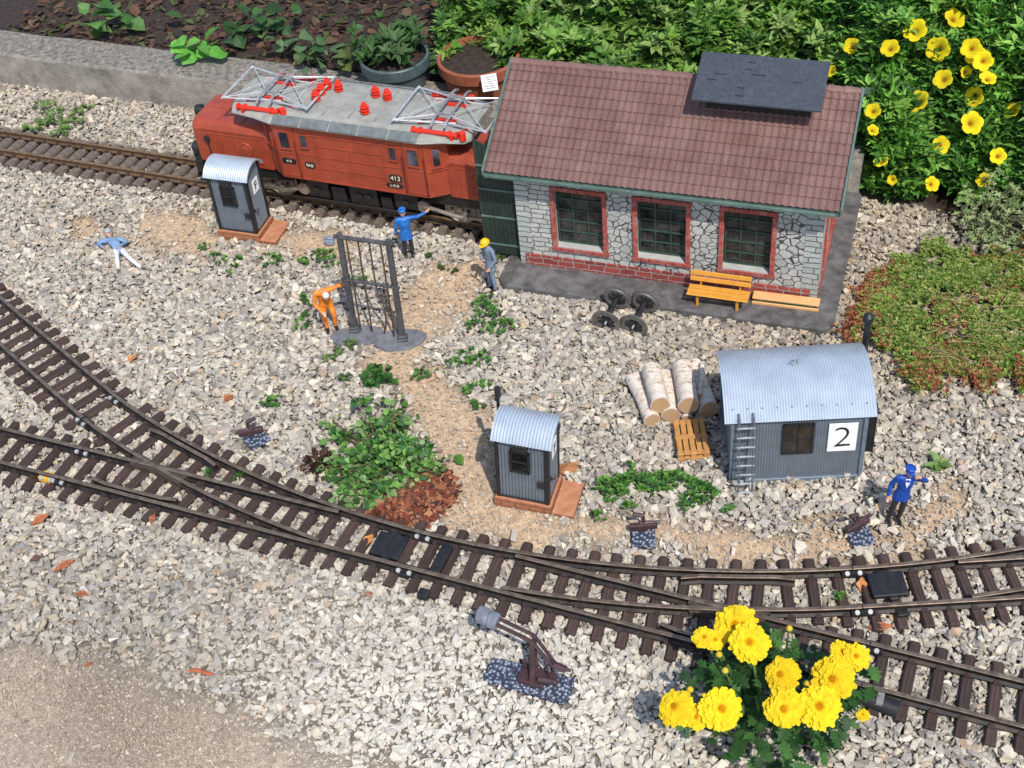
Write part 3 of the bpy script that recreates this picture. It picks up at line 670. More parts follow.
bw_ = MB(); bw_.b2(0, LW, DW-T, DW, Z0, ZE)
bw_.build('back_wall', m_stone, shed)
def gable(x0, x1, hole, name, mats):
    g_ = MB(); zt = lambda y: EZ+SLP*(min(y, DW-y)-EY)-.16; f = lambda u, v, w_: (w_, u, v)
    if hole:
        y0, y1, hz = .75, DW-.75, 3.75
        g_.prism([(T, Z0), (y0, Z0), (y0, zt(y0)), (T, zt(T))], x0, x1, 0, f); g_.prism([(y1, Z0), (DW-T, Z0), (DW-T, zt(T)), (y1, zt(y1))], x0, x1, 0, f)
        g_.prism([(y0, hz), (y1, hz), (y1, zt(y1)), (RY, zt(RY)), (y0, zt(y0))], x0, x1, 0, f)
    else: g_.prism([(T, Z0), (DW-T, Z0), (DW-T, zt(T)), (RY, zt(RY)), (T, zt(T))], x0, x1, 0, f)
    return g_.build(name, mats, shed)
gable(.0, T, True, 'end_wall', [m_ashlar]); gable(LW-T, LW, False, 'end_wall', [m_white])
# the red band of base stones, red uprights and ledges on the end wall
rb_ = MB(); rb_.b2(.16, LW-.18, -.035, .0, Z0, Z0+.36); rb_.build('red_stone_band', m_redstone, shed)
rb_ = MB(); rb_.b2(LW, LW+.035, .12, DW-.2, Z0, Z0+.36); rb_.build('red_stone_band', m_redstone, shed)
tr = MB()
for y in (.55, 1.75, 2.6, 3.8): tr.b2(LW, LW+.06, y, y+.16, Z0+.5, 2.9)
for z in (Z0+.52, 2.76): tr.b2(LW, LW+.07, .5, 1.96, z, z+.15); tr.b2(LW, LW+.07, 2.55, 4.0, z, z+.15)
tr.build('window_surround', m_redtrim, shed)
for a, b in WIN:
    fr = MB(); y0, y1 = -.055, .03
    def stones_(x0, x1, z0, z1, vertical):
        L_ = (z1-z0) if vertical else (x1-x0); n_ = max(2, round(L_/.24)); c0 = 0
        for k in range(n_):
            j = random.uniform(-.007, .007); q0, q1 = k/n_*L_+.003, (k+1)/n_*L_-.003
            if vertical: fr.b2(x0+j, x1+random.uniform(-.012, .012), y0+abs(j), y1, z0+q0, z0+q1)
            else: fr.b2(x0+q0, x0+q1, y0+abs(j), y1, z0+j, z1+j)
    stones_(a, a+FRW, WB+FRW, WT-FRW, True); stones_(b-FRW, b, WB+FRW, WT-FRW, True)
    stones_(a-.03, b+.03, WB, WB+FRW, False); stones_(a, b, WT-FRW, WT, False)
    fr.b2(a+.03, b-.03, y0+.025, y1-.005, WB+.03, WB+FRW-.03)
    wo = fr.build('window', m_redtrim, shed, bevel=.012, seg=1)
    si = MB(); si.prism([(-.02, WB+FRW-.05), (-.02, WB+FRW+.02), (T+.02, WB+FRW+.05), (T+.02, WB+FRW-.05)], a+FRW*.5, b-FRW*.5, 0, lambda u, v, w_: (w_, u, v)); si.build('sill', m_white, wo)
    rv = MB()
    for x in (a+FRW*.5+.004, b-FRW*.5-.034): rv.b2(x, x+.03, .03, T+.02, WB+FRW, WT-FRW*.6)
    rv.build('reveal', m_white, wo)
    pn = MB(); pn.b2(a+FRW*.5+.01, b-FRW*.5-.01, T-.01, T+.01, WB+FRW-.1, WT-FRW*.6+.02); pn.build('pane', m_glass, wo)
    mu = MB(); xa, xb, za, zb = a+FRW+.02, b-FRW-.02, WB+FRW+.08, WT-FRW
    for k in range(4): x = xa+(xb-xa)*k/3; mu.b2(x-.018, x+.018, T-.04, T-.015, za, zb)
    for k in range(6): z = za+(zb-za)*k/5; mu.b2(xa, xb, T-.045, T-.012, z-.02, z+.02)
    mu.build('glazing_bars', mat('green_bars', (.032, .065, .048), .5, var=.2), wo)
# tiled roof: pantiles as real waves and steps
mt_, nt, p = newmat('brown_roof_tile', .6, 0, .35); L = nt.links.new; tc = N(nt, 'ShaderNodeTexCoord')
na = N(nt, 'ShaderNodeTexNoise'); na.inputs['Scale'].default_value = 1.1; na.inputs['Detail'].default_value = 8; nb = N(nt, 'ShaderNodeTexNoise'); nb.inputs['Scale'].default_value = 26; nb.inputs['Detail'].default_value = 5
L(tc.outputs['Object'], na.inputs['Vector']); L(tc.outputs['Object'], nb.inputs['Vector'])
md = N(nt, 'ShaderNodeMix', data_type='FLOAT'); md.inputs[0].default_value = .45; L(na.outputs['Fac'], md.inputs[2]); L(nb.outputs['Fac'], md.inputs[3])
cr = N(nt, 'ShaderNodeValToRGB'); cr.color_ramp.elements[0].position = .38; cr.color_ramp.elements[0].color = (.130, .066, .057, 1); cr.color_ramp.elements[1].position = .64; cr.color_ramp.elements[1].color = (.205, .118, .102, 1)
L(md.outputs[0], cr.inputs[0])
ld_ = N(nt, 'ShaderNodeTexNoise'); ld_.inputs['Scale'].default_value = 3.2; ld_.inputs['Detail'].default_value = 9; ld_.inputs['Roughness'].default_value = .72
lm = N(nt, 'ShaderNodeMapping'); lm.inputs['Scale'].default_value = (1.6, .45, .45); L(tc.outputs['Object'], lm.inputs[0]); L(lm.outputs[0], ld_.inputs['Vector'])
lr = N(nt, 'ShaderNodeValToRGB'); lr.color_ramp.elements[0].position = .52; lr.color_ramp.elements[1].position = .74; lr.color_ramp.elements[1].color = (.42, .42, .42, 1); L(ld_.outputs['Fac'], lr.inputs[0])
lx = N(nt, 'ShaderNodeMix', data_type='RGBA'); L(lr.outputs[0], lx.inputs['Factor']); L(cr.outputs[0], lx.inputs['A']); lx.inputs['B'].default_value = (.27, .20, .185, 1)
L(lx.outputs['Result'], p.inputs['Base Color'])
bb = N(nt, 'ShaderNodeBump'); bb.inputs['Strength'].default_value = .3; bb.inputs['Distance'].default_value = .015; L(nb.outputs['Fac'], bb.inputs['Height']); L(bb.outputs[0], p.inputs['Normal'])
m_tile = mt_
XL, XR = -.637, 8.508; NC, NRW = 50, 11
roof = MB(); slen = math.hypot(RY-EY, RZ-EZ)
def roof_side(sgn):
    u = np.array([.0, .12, .25, .38, .5, .6, .68, .76, .84, .92]); w_ = np.array([0, .008, .022, .032, .036, .032, .014, .0, .0, .0])
    X_ = np.concatenate([XL+.03+(k+u)*(XR-XL-.06)/NC for k in range(NC)]+[[XR-.03]]); H = np.r_[np.tile(w_, NC), 0]
    rows = []
    for r_ in range(NRW):
        for t, dz in ((0.0, .034), (.10, .030), (.97, .0)): rows.append(((r_+t)/NRW*slen, dz))
    rows.append((slen, .0)); V = []
    for d_, dz in rows:
        y = EY-.03+d_*(RY-EY+.03)/slen; z = EZ+SLP*(y-EY)
        for x_, h in zip(X_, H):
            zz = z+(h+dz)*.9; yy = y-(h+dz)*.4; V.append((x_, yy if sgn > 0 else DW-yy, zz))
    k = len(X_); F_ = [(j*k+i, j*k+i+1, (j+1)*k+i+1, (j+1)*k+i) for j in range(len(rows)-1) for i in range(k-1)]
    roof.add(V, F_, 0)
roof_side(1); roof_side(-1)
# the under-deck
f = lambda u, v, w_: (w_, u, v)
roof.prism([(EY, EZ-.06), (EY, EZ-.005), (RY, RZ-.012), (DW-EY, EZ-.005), (DW-EY, EZ-.06), (RY, RZ-.12)], XL+.02, XR-.02, 1, f)
ro = roof.build('roof', [m_tile, m_green], shed, smooth=False)
rc = MB(); n_ = 22
for k in range(n_):
    x0 = XL+.02+(XR-XL-.04)*k/n_; x1 = XL+.02+(XR-XL-.04)*(k+1)/n_+.02
    ra_, rb2 = .115, .085
    rc.loft([[(x0, RY+ra_*math.cos(a)*1.2, RZ-.03+ra_*math.sin(a)) for a in np.linspace(0, math.pi, 8)], [(x1, RY+rb2*math.cos(a)*1.2, RZ-.03+rb2*math.sin(a)) for a in np.linspace(0, math.pi, 8)]])
rc.build('ridge_tiles', m_tile, ro)
fa = MB(); fa.b2(XL+.01, XR-.01, EY-.005, EY+.04, EZ-.17, EZ-.03); fa.b2(XL+.03, XR-.12, EY-.09, EY-.005, EZ-.15, EZ-.06)
for x in (XL-.03, XR-.03):
    for sg in (1, -1):
        g = lambda y: y if sg > 0 else DW-y
        fa.prism([(g(EY-.06), EZ-.11), (g(EY-.06), EZ+.075), (g(RY), RZ+.09), (g(RY), RZ-.1)], x, x+.06, 0, f)
fa.b2(XL+.01, XR-.01, DW-EY-.04, DW-EY+.005, EZ-.17, EZ-.03)
fa.build('eaves_board', m_greentrim, ro, bevel=.012, seg=1)
# raised smoke vent on the ridge
vt = MB(); vx0, vx1, vy0, vz0, vz1 = 4.506, 7.668, 1.033, 5.043+Z0, 5.594+Z0
vt.prism([(vy0, vz0), (RY, vz1), (RY+.07, vz1-.02), (RY+.07, vz1-.09), (RY, vz1-.07), (vy0, vz0-.07)], vx0, vx1, 0, f)
vo = vt.build('smoke_vent', m_slate, shed, bevel=.012, seg=1)
vw = MB(); yy = vy0+.55; zr = lambda y: EZ+SLP*(y-EY)
vw.prism([(yy, zr(yy)-.05), (yy, vz0+.1), (RY-.02, vz1-.08), (RY+.03, vz1-.1), (RY+.03, RZ-.1)], vx0+.3, vx1-.3, 0, f); vw.build('vent_wall', mat('vent_shade_black', (.010, .011, .011), .8), vo)  # wall coloured near black to paint in the shadow under the vent
m_sle = mat('slate_edge_dark', (.012, .014, .02), .7)
for i in range(8):
    x = random.uniform(vx0+.2, vx1-.7); t = random.uniform(.1, .9); y = vy0+(RY-vy0)*t; z = vz0+(vz1-vz0)*t
    cr_ = MB(); cr_.box((x+.15, y, z+.004), (random.uniform(.12, .4), .025, .012), 0, random.uniform(-.03, .03)); cr_.build('slate_edge', m_sle, vo)
# open gate leaves
def gate(y, x0, x1, zt0, zt1):
    g_ = MB(); n_ = 9
    for k in range(n_):
        xa, xb = x0+(x1-x0)*k/n_, x0+(x1-x0)*(k+1)/n_; t = (k+.5)/n_
        g_.b2(xa+.008, xb-.008, y, y+.05, .30, zt0+(zt1-zt0)*t)
    g_.b2(x0+.02, x1-.02, y+.012, y+.04, .32, min(zt0, zt1)-.05)
    o = g_.build('gate_leaf', m_green, shed)
    for z in (.62, 1.55, 2.45, 3.2):
        h_ = MB(); h_.b2(x0+.02, x1, y-.03, y, z-.035, z+.035); h_.build('hinge_bar', m_greentrim, o, bevel=.01, seg=1)
gate(.2, -1.13, -.03, 4.0, 3.5); gate(DW-.3, -1.13, -.03, 4.0, 3.5)
# ------------------------------------------------------------------ electric locomotive
m_red = mat('loco_red', (.315, .052, .023), .45, var=.14, scale=3, dirt_or_glint=(.17, .035, .018), dirt_or_glint_amt=.45, dscale=2.2, bump=.05)
m_red_dk = mat('loco_red_dark', (.12, .018, .012), .5, var=.25)
m_redpl = mat('insulator_red', (.62, .030, .012), .3, var=.12)
m_roofgrey = mat('loco_roof_grey', (.29, .285, .255), .6, var=.14, scale=4, dirt_or_glint=(.16, .15, .13), dirt_or_glint_amt=.45, dscale=1.5)
m_roofdk = mat('loco_roof_vent', (.13, .145, .145), .5, var=.2, scale=6)
m_frame = mat('loco_frame_black', (.011, .010, .010), .5, var=.35, dirt_or_glint=(.04, .03, .025), dirt_or_glint_amt=.4)
m_rod = mat('rod_steel', (.34, .29, .24), .42, .7, var=.35, scale=8)
m_silver = mat('panto_silver', (.62, .62, .62), .35, .55, var=.12, dirt_or_glint=(.3, .28, .25), dirt_or_glint_amt=.3)
m_loglass = mat('loco_window', (.022, .022, .03), .08, var=.4, scale=2, dirt_or_glint=(.22, .21, .26), dirt_or_glint_amt=.6, dscale=1.1)  # pale lavender patches paint reflections into the pane colour
m_ivory = mat('plate_ivory', (.66, .60, .45), .5, var=.1)
m_platebk = mat('plate_black', (.015, .013, .012), .4, var=.2)
p0 = D_T*-16.54+N_T*OFF_T
loco = thing('electric_locomotive', 'brick red electric locomotive with grey roof, red insulators and two lowered pantographs', 'locomotive', (p0.x, p0.y, 0), (0, 0, -TT))
HB, ZB, ZT = 1.17, 1.50, 3.36
b = MB(); yE = .80
plan = [(-2.92, -yE), (-2.36, -HB), (2.36, -HB), (2.92, -yE), (2.92, yE), (2.36, HB), (-2.36, HB), (-2.92, yE)]
b.loft([[(x, y, ZB) for x, y in plan], [(x, y, ZT) for x, y in plan]])
b.build('body', m_red, loco, bevel=.025)
# raised panel frames, waist lines
b = MB()
for sg in (-1, 1):
    y = sg*(HB+.008)
    def strip(x0, x1, z0, z1, d=.012, mm=0): b.b2(x0, x1, y-d, y+d, z0, z1, mm)
    strip(-2.34, 2.34, ZB+.02, ZB+.07); strip(-1.66, 1.66, ZT-.30, ZT-.27)
    for x in (-1.05, -.0, 1.05): strip(x-.012, x+.012, ZB+.07, ZT-.3)
    for z in (ZB+.50, ZB+.88, ZB+1.24): strip(-1.05, 1.05, z-.015, z+.015)
    for x in (-1.70, -2.33, 1.70, 2.33): strip(x-.014, x+.014, ZB+.02, ZT-.03)
    strip(-1.7, -1.05, ZB+.88, ZB+.905); strip(1.05, 1.7, ZB+.88, ZB+.905)
b.build('panel_beading', m_red, loco)
def window(x, z, w, h, y, parent, pane_mat=m_loglass, ang=0.0, org=(0, 0)):
    """a framed window in a plate; ang turns the plate about org"""
    M_ = Matrix.Translation((org[0], org[1], 0))@Matrix.Rotation(ang, 4, 'Z')
    fr = MB()
    for a in ((x-w/2-.03, x-w/2), (x+w/2, x+w/2+.03)): fr.box(((a[0]+a[1])/2, y, z), (a[1]-a[0], .05, h+.06), 0, M=M_)
    for c in (z-h/2-.015, z+h/2+.015): fr.box((x, y, c), (w, .05, .03), 0, M=M_)
    fr.box((x, y-.02*np.sign(-y) if False else y+(.015 if y > 0 else -.015), z-h/2-.03), (w+.08, .05, .025), 0, M=M_)
    o = fr.build('window', m_red, parent); g_ = MB(); g_.box((x, y*1.0, z), (w, .03, h), 0, M=M_); g_.build('pane', pane_mat, o); return o
for sg in (-1, 1):
    y = sg*(HB+.012)
    # cab doors with windows, and the small side windows
    for x, zz in ((2.02, 1), (-2.02, 1)):
        d_ = MB(); d_.b2(x-.29, x+.29, sg*HB, sg*(HB+.02), ZB+.04, ZT-.05); d_.b2(x-.27, x+.27, sg*(HB+.02), sg*(HB+.032), ZB+.10, ZB+.16); d_.b2(x-.27, x+.27, sg*(HB+.02), sg*(HB+.032), ZB+.86, ZB+.90)
        do = d_.build('cab_door', m_red, loco, bevel=.01, seg=1); window(x, 2.82, .30, .52, sg*(HB+.025), do)
        h_ = MB()
        for xx in (x-.335, x+.325): h_.tube([(xx, sg*(HB+.02), ZB+.1), (xx, sg*(HB+.06), ZB+.14), (xx, sg*(HB+.06), ZB+1.35), (xx, sg*(HB+.02), ZB+1.4)], .016, 6)
        h_.build('handrail', m_red_dk, do)
    for x in (1.40, -1.40): window(x, 2.86, .20, .40, sg*(HB+.012), loco)
# angled cab corners with a window each
for sg in (-1, 1):
    for sx_ in (-1, 1):
        ax, ay = sx_*2.36, sg*HB; bx_, by_ = sx_*2.92, sg*yE; ang = math.atan2(by_-ay, bx_-ax); ln = math.hypot(bx_-ax, by_-ay)
        nrm = -1 if (sx_*sg > 0) == True else 1
        M_ = Matrix.Translation((ax, ay, 0))@Matrix.Rotation(ang, 4, 'Z')
        out = 1 if (math.cos(ang)*(-0)+1)*0 else 0
        # outward normal sign in the turned frame
        n2 = Vector((-math.sin(ang), math.cos(ang))); o_ = 1 if n2.dot(Vector((ax+bx_, ay+by_))) > 0 else -1
        w_ = MB(); xc = ln*.48
        w_.box((xc, o_*.012, 2.80), (.27, .05, .60), 0, M=M_); w_.box((xc, o_*.02, ZB+.88), (ln*.9, .03, .03), 0, M=M_); w_.box((xc, o_*.03, 2.48), (.34, .05, .03), 0, M=M_)
        wo = w_.build('window', m_red, loco); g_ = MB(); g_.box((xc, o_*.03, 2.80), (.19, .03, .52), 0, M=M_); g_.build('pane', m_loglass, wo)
# bonnets at both ends
for sx_ in (-1, 1):
    b = MB(); hb = .86; x0, x1 = sx_*2.86, sx_*5.42
    sec = [(-hb, 1.42), (-hb, 2.55), (-hb+.06, 2.70), (-hb+.22, 2.80), (hb-.22, 2.80), (hb-.06, 2.70), (hb, 2.55), (hb, 1.42)]
    b.loft([[(x0, u, v) for u, v in sec], [(x1-sx_*.06, u, v) for u, v in sec], [(x1, u*.95, v if v < 1.5 else v-.06) for u, v in sec]])
    bo = b.build('bonnet', m_red, loco, bevel=.02)
    dt = MB()
    for sg in (-1, 1):
        y = sg*(hb+.006)
        for z0, z1 in ((1.60, 1.63), (2.42, 2.45)): dt.b2(x0+sx_*.25, x1-sx_*.5, y-.01, y+.01, z0, z1)
        for k in range(9): dt.b2(x0+sx_*(1.25+k*.09)-.02, x0+sx_*(1.25+k*.09)+.02, sg*(hb-.01), sg*(hb+.025), 1.75, 2.3)
        for xx in (.35, 1.0, 1.2): dt.b2(x0+sx_*xx-.012, x0+sx_*xx+.012, y-.01, y+.01, 1.60, 2.45)
        dt.cyl((x0+sx_*.85, sg*(hb-.02), 2.02), (x0+sx_*.85, sg*(hb+.035), 2.02), .27, .25, 20)
        dt.cyl((x0+sx_*.85, sg*(hb+.03), 2.02), (x0+sx_*.85, sg*(hb+.05), 2.02), .14, .12, 14)
        for k in range(6):
            a = k*math.pi/3; dt.box((x0+sx_*.85+.19*math.cos(a), sg*(hb+.04), 2.02+.19*math.sin(a)), (.05, .03, .05))
        dt.b2(x0+sx_*.1, x1-sx_*.3, sg*(hb-.02), sg*(hb+.02), 2.545, 2.585)
    for xx in (.9, 1.7): dt.b2(x0+sx_*xx-.012, x0+sx_*xx+.012, -hb+.2, hb-.2, 2.795, 2.812)
    dt.cyl((x1-sx_*.55, .5, 2.78), (x1-sx_*.55, .5, 2.83), .2, .18, 16)
    dt.b2(x0+sx_*.3, x1-sx_*.2, -.02, .02, 2.795, 2.815)
    dt.build('bonnet_fittings', m_red, bo)
    # buffer beam, coupler, lamps
    f_ = MB(); f_.b2(x1-sx_*.1, x1+sx_*.16, -.95, .95, 1.02, 1.46); f_.b2(x1+sx_*.16, x1+sx_*.46, -.12, .12, .95, 1.2); f_.cyl((x1+sx_*.35, 0, 1.1), (x1+sx_*.72, 0, 1.1), .2, .26, 12)
    f_.box((x1+sx_*.3, 0, 1.38), (.28, .5, .1)); f_.tube([(x1+sx_*.2, -.3, 1.2), (x1+sx_*.5, -.28, .9), (x1+sx_*.45, -.26, .62)], .05); f_.tube([(x1+sx_*.2, .3, 1.2), (x1+sx_*.5, .28, .9), (x1+sx_*.45, .26, .62)], .05)
    f_.b2(x1-sx_*.05, x1+sx_*.05, -.8, .8, .50, .95)
    f_.build('buffer_beam', m_frame, loco, bevel=.02)
    for y, z in ((-.6, 1.70), (.6, 1.70), (0, 2.62)):
        l_ = MB(); l_.cyl((x1-sx_*.02, y, z), (x1+sx_*.30, y, z), .13, .16, 14); l_.cyl((x1+sx_*.30, y, z), (x1+sx_*.31, y, z), .135, .13, 14, 1); l_.box((x1+sx_*.1, y, z+.15), (.12, .08, .08)); l_.build('headlight', [m_black, m_loglass], loco, smooth=True)
    mr_ = MB(); mr_.tube([(x1-sx_*.5, -hb-.03, 1.5), (x1-sx_*.5, -hb-.07, 2.2)], .02); mr_.cyl((x1-sx_*.5, -hb-.05, 2.28), (x1-sx_*.5, -hb-.1, 2.28), .10, .1, 12); mr_.build('mirror', m_black, loco)
# roof
b = MB(); hw = 1.30
for_sec = [(-hw, ZT-.02), (-hw, ZT+.05), (-hw+.12, ZT+.13), (-hw+.42, ZT+.22), (0, ZT+.27), (hw-.42, ZT+.22), (hw-.12, ZT+.13), (hw, ZT+.05), (hw, ZT-.02)]
def rsec(x, k, dz=0): return [(x, u*k, v+dz) for u, v in for_sec]
b.loft([rsec(-3.82, .62, .0), rsec(-3.70, .78, .02), rsec(-2.95, .86, .02), rsec(-2.35, 1), rsec(2.35, 1), rsec(2.95, .86, .02), rsec(3.55, .78, .02), rsec(3.68, .62, .0)])
ro = b.build('roof', m_roofgrey, loco, bevel=.015, seg=1)
d_ = MB()
for x in (-1.6, -.8, 0, .8, 1.6): d_.b2(x-.012, x+.012, -hw+.45, hw-.45, ZT+.235, ZT+.272)
for y in (-.45, .45): d_.b2(-2.3, 2.3, y-.012, y+.012, ZT+.245, ZT+.262)
d_.tube([(-3.7, -1.0, ZT+.02), (-2.95, -1.12, ZT+.03), (-2.35, -1.3, ZT+.03), (2.35, -1.3, ZT+.03), (2.95, -1.12, ZT+.03), (3.5, -1.0, ZT+.02)], .025, 6)
d_.build('roof_seam', mat('roof_seam', (.28, .275, .25), .6, var=.2), ro)
for sg in (-1, 1):
    for k in range(5):
        x0 = -2.25+k*.91; v_ = MB(); M_ = Matrix.Translation((x0+.43, sg*(hw-.10), ZT+.125))@Matrix.Rotation(sg*-.55, 4, 'X'); v_.box((0, 0, 0), (.86, .30, .05), 0, M=M_); v_.build('roof_hatch', m_roofdk, ro, bevel=.012, seg=1)
# insulators
for x, y in ((-1.32, .13), (-1.31, -.21), (-1.28, .46), (-.90, .42), (.31, .36), (.72, .28), (.39, -.53)):
    z = ZT+.24; b = MB(); pr = [(.10, 0)]
    for k in range(3): pr += [(.06, .03+.085*k), (.13, .05+.085*k), (.13, .075+.085*k), (.06, .095+.085*k)]
    pr += [(.075, .29), (.06, .36), (.02, .375)]
    b.lathe(pr, (x, y, z), 14); b.build('insulator', m_redpl, ro, smooth=True)
for xa, xb, y in ((-3.45, -2.15, -.98), (2.05, 3.35, -.98), (-3.1, -2.1, .82), (1.9, 2.9, .82)):
    b = MB(); z = ZT+.24; b.cyl((xa, y, z), (xb, y, z), .065, n=12)
    for k in (0, 1, 5, 6): x = xa+(xb-xa)*k/6; b.cyl((x-.03, y, z), (x+.03, y, z), .105, n=12)
    for x in (xa+.15, xb-.15): b.box((x, y, z-.08), (.1, .16, .16))
    b.cyl((xb+.16, y, z-.12), (xb+.16, y, z+.12), .10, .09, 12)
    b.build('resistor_tube', m_redpl, ro, smooth=True)
# pantographs, folded down
def panto(xc):
    b = MB(); zb, zk, zh = ZT+.27, ZT+.40, ZT+.50; yb = .62
    for y in (-yb, yb): b.tube([(xc-.75, y, zb), (xc+.75, y, zb)], .03)
    for x in (-.72, .72): b.tube([(xc+x, -yb, zb), (xc+x, yb, zb)], .03)
    kx = 1.38
    for s_ in (-1, 1):
        b.tube([(xc+s_*kx, -.92, zk), (xc+s_*kx, .92, zk)], .033)                       # knee shaft
        for y in (-1, 1):
            b.tube([(xc-s_*.35, y*.55, zb+.05), (xc+s_*kx, y*.88, zk)], .026); b.tube([(xc+s_*kx, y*.86, zk), (xc+s_*.14, y*.45, zh)], .022)
        b.tube([(xc+s_*kx, -.95, zk), (xc+s_*.14, .45, zh)], .014); b.tube([(xc+s_*kx, .95, zk), (xc+s_*.14, -.45, zh)], .014)
    b.build('pantograph_frame', m_silver, po := bpy.data.objects.new('pantograph', None)); COL.objects.link(po); po.parent = ro
    h_ = MB()
    for x in (-.2, .2):
        h_.tube([(xc+x, -.98, zh-.10), (xc+x, -.80, zh+.0), (xc+x, -.6, zh+.03), (xc+x, .6, zh+.03), (xc+x, .8, zh+.0), (xc+x, .98, zh-.10)], .036)
    for y in (-.45, .45): h_.b2(xc-.24, xc+.24, y-.025, y+.025, zh-.02, zh+.03)
    h_.build('pantograph_head', mat('panto_head', (.34, .34, .34), .4, .5), po)
    for y in (-.4, .4): s_ = MB(); s_.b2(xc-.3, xc+.3, y-.05, y+.05, zb-.03, zb+.05); s_.build('spring_box', m_redpl, po)
    for x in (-.7, .7):
        for y in (-yb, yb): s_ = MB(); s_.cyl((xc+x, y, ZT+.2), (xc+x, y, zb), .07, .055, 10); s_.build('pantograph_foot', m_redpl, po)
panto(-2.62); panto(2.80)
# number plates
def plate(x, z, w, h, s, sz, oval=False):
    b = MB(); y = -HB-.012
    if oval: b.loft([[(x+w/2*math.cos(a), yy, z+h/2*math.sin(a)) for a in np.linspace(0, 2*math.pi, 20, endpoint=False)] for yy in (y-.012, y+.01)])
    else: b.prism([(x-w/2+.04, z-h/2), (x+w/2-.04, z-h/2), (x+w/2, z-h/2+.04), (x+w/2, z+h/2-.04), (x+w/2-.04, z+h/2), (x-w/2+.04, z+h/2), (x-w/2, z+h/2-.04), (x-w/2, z-h/2+.04)], y-.012, y+.01, 0, lambda u, v, w_: (u, w_, v))
    o = b.build('number_plate', m_platebk, loco); text_obj('lettering', s, sz, m_ivory, o, (x, y-.018, z), (math.pi/2, 0, 0))
plate(1.36, 2.03, .38, .22, '413', .21); plate(1.30, 1.78, .54, .17, 'L·G·B', .12, True); plate(-1.36, 2.05, .32, .20, 'RhB', .14); plate(-2.03, 2.10, .46, .20, '413', .12)
# running gear: sub-frame, wheels, rods
b = MB(); b.b2(-5.2, 5.2, -.42, .42, .75, 1.45); b.b2(-1.9, 1.9, -.70, .70, .80, 1.5)
for sg in (-1, 1):
    for x0, x1, z0, z1 in ((-1.8, -1.1, .75, 1.3), (-1.0, -.55, .6, 1.2), (-.4, .5, .70, 1.35), (.6, .95, .62, 1.1), (1.05, 1.8, .8, 1.3)): b.b2(x0, x1, sg*.65, sg*.92, z0, z1)
    for z in (.7, 1.38): b.tube([(-1.9, sg*.96, z), (1.9, sg*.96, z)], .03, 6)
    for x in (-1.5, -.1, .2, 1.4): b.cyl((x, sg*.9, 1.0), (x, sg*.97, 1.0), .12, n=12)
for sx_ in (-1, 1):
    for sg in (-1, 1): b.b2(sx_*2.35, sx_*5.2, sg*.66, sg*.78, 1.06, 1.46)
b.build('underframe', m_frame, loco, bevel=.02)
wheel_me = None
def wheel_mesh():
    b = MB(); rw = .47
    b.lathe([(rw*.2, .04), (rw*.88, .04), (rw*.9, .065), (rw, .06), (rw*.985, -.03), (rw*1.1, -.045), (rw*1.1, -.075), (.1, -.075)], (0, 0, 0), 26, 0, (0, -1, 0))
    for k in range(8): a = k*math.pi/4; b.box((rw*.55*math.cos(a), -.05, rw*.55*math.sin(a)), (.07, .03, .07), 1)
    b.cyl((0, -.05, 0), (0, -.1, 0), .1, n=12); b.cyl((0.22, -.04, -.1), (.22, -.15, -.1), .06, n=10); return b
wm = None
WX_ = (-4.75, -3.85, -2.95, 2.95, 3.85, 4.75)
for x in WX_:
    for sg in (-1, 1):
        if wm is None: o = wheel_mesh().build('wheel', [m_rod, m_frame], loco, smooth=True); wm = o.data
        else: o = link_mesh('wheel', wm, loco)
        o.location = (x, sg*.55, .36+.47); o.rotation_euler = (0, 0, 0 if sg < 0 else math.pi)
for sx_ in (-1, 1):
    for sg in (-1, 1):
        b = MB(); y = sg*.80; z = .74; xs2 = [sx_*v for v in (2.95, 3.85, 4.75)]
        b.b2(min(xs2)+.15, max(xs2)+.25, y-.03, y+.03, z-.05, z+.05)
        for x in xs2: b.cyl((x+.2, y-.06, z), (x+.2, y+.06, z), .13, n=14)
        b.tube([(xs2[0]+.2, y-sg*-.07, z), (sx_*1.95, y+sg*.07, z+.22)], .06, 8); b.cyl((sx_*1.95, y-.02, z+.22), (sx_*1.95, y+.12*sg, z+.22), .2, n=16)
        b.build('side_rod', m_rod, loco, smooth=True)

# ------------------------------------------------------------------ corrugated huts
m_tin = mat('tin_blue_grey', (.152, .180, .212), .45, .25, var=.1, scale=3, dirt_or_glint=(.10, .12, .14), dirt_or_glint_amt=.3)
m_tinroof = mat('tin_roof', (.44, .50, .57), .38, .35, var=.07, scale=2, dirt_or_glint=(.30, .34, .39), dirt_or_glint_amt=.35, dscale=1.2)
m_brickb = stone_mat('orange_brick', (.40, .155, .075), (.33, .12, .06), (.24, .12, .075), brick=True, bw=.34, bh=.155)
m_brickt = mat('orange_brick_top', (.40, .17, .085), .8, var=.18, scale=5, bump=.3, dirt_or_glint=(.5, .3, .18), dirt_or_glint_amt=.4)
m_signw = mat('sign_white', (.80, .80, .80), .5, var=.04)
m_ink = mat('sign_black', (.012, .012, .013), .5, var=.1)
def corrug(b, x0, x1, y, z0, z1, pitch, amp, m=0, axis='x', ztop=None):
    """a corrugated sheet standing in x (or y)"""
    n = max(4, int(round((x1-x0)/pitch))*4); V = []
    for k in range(n+1):
        u = x0+(x1-x0)*k/n; h = amp*math.cos(2*math.pi*k/4)*1.0
        zt = z1 if ztop is None else ztop(u)
        for z in (z0, zt): V.append((u, y+h, z) if axis == 'x' else (y+h, u, z))
    b.add(V, [(2*k, 2*k+2, 2*k+3, 2*k+1) for k in range(n)], m)
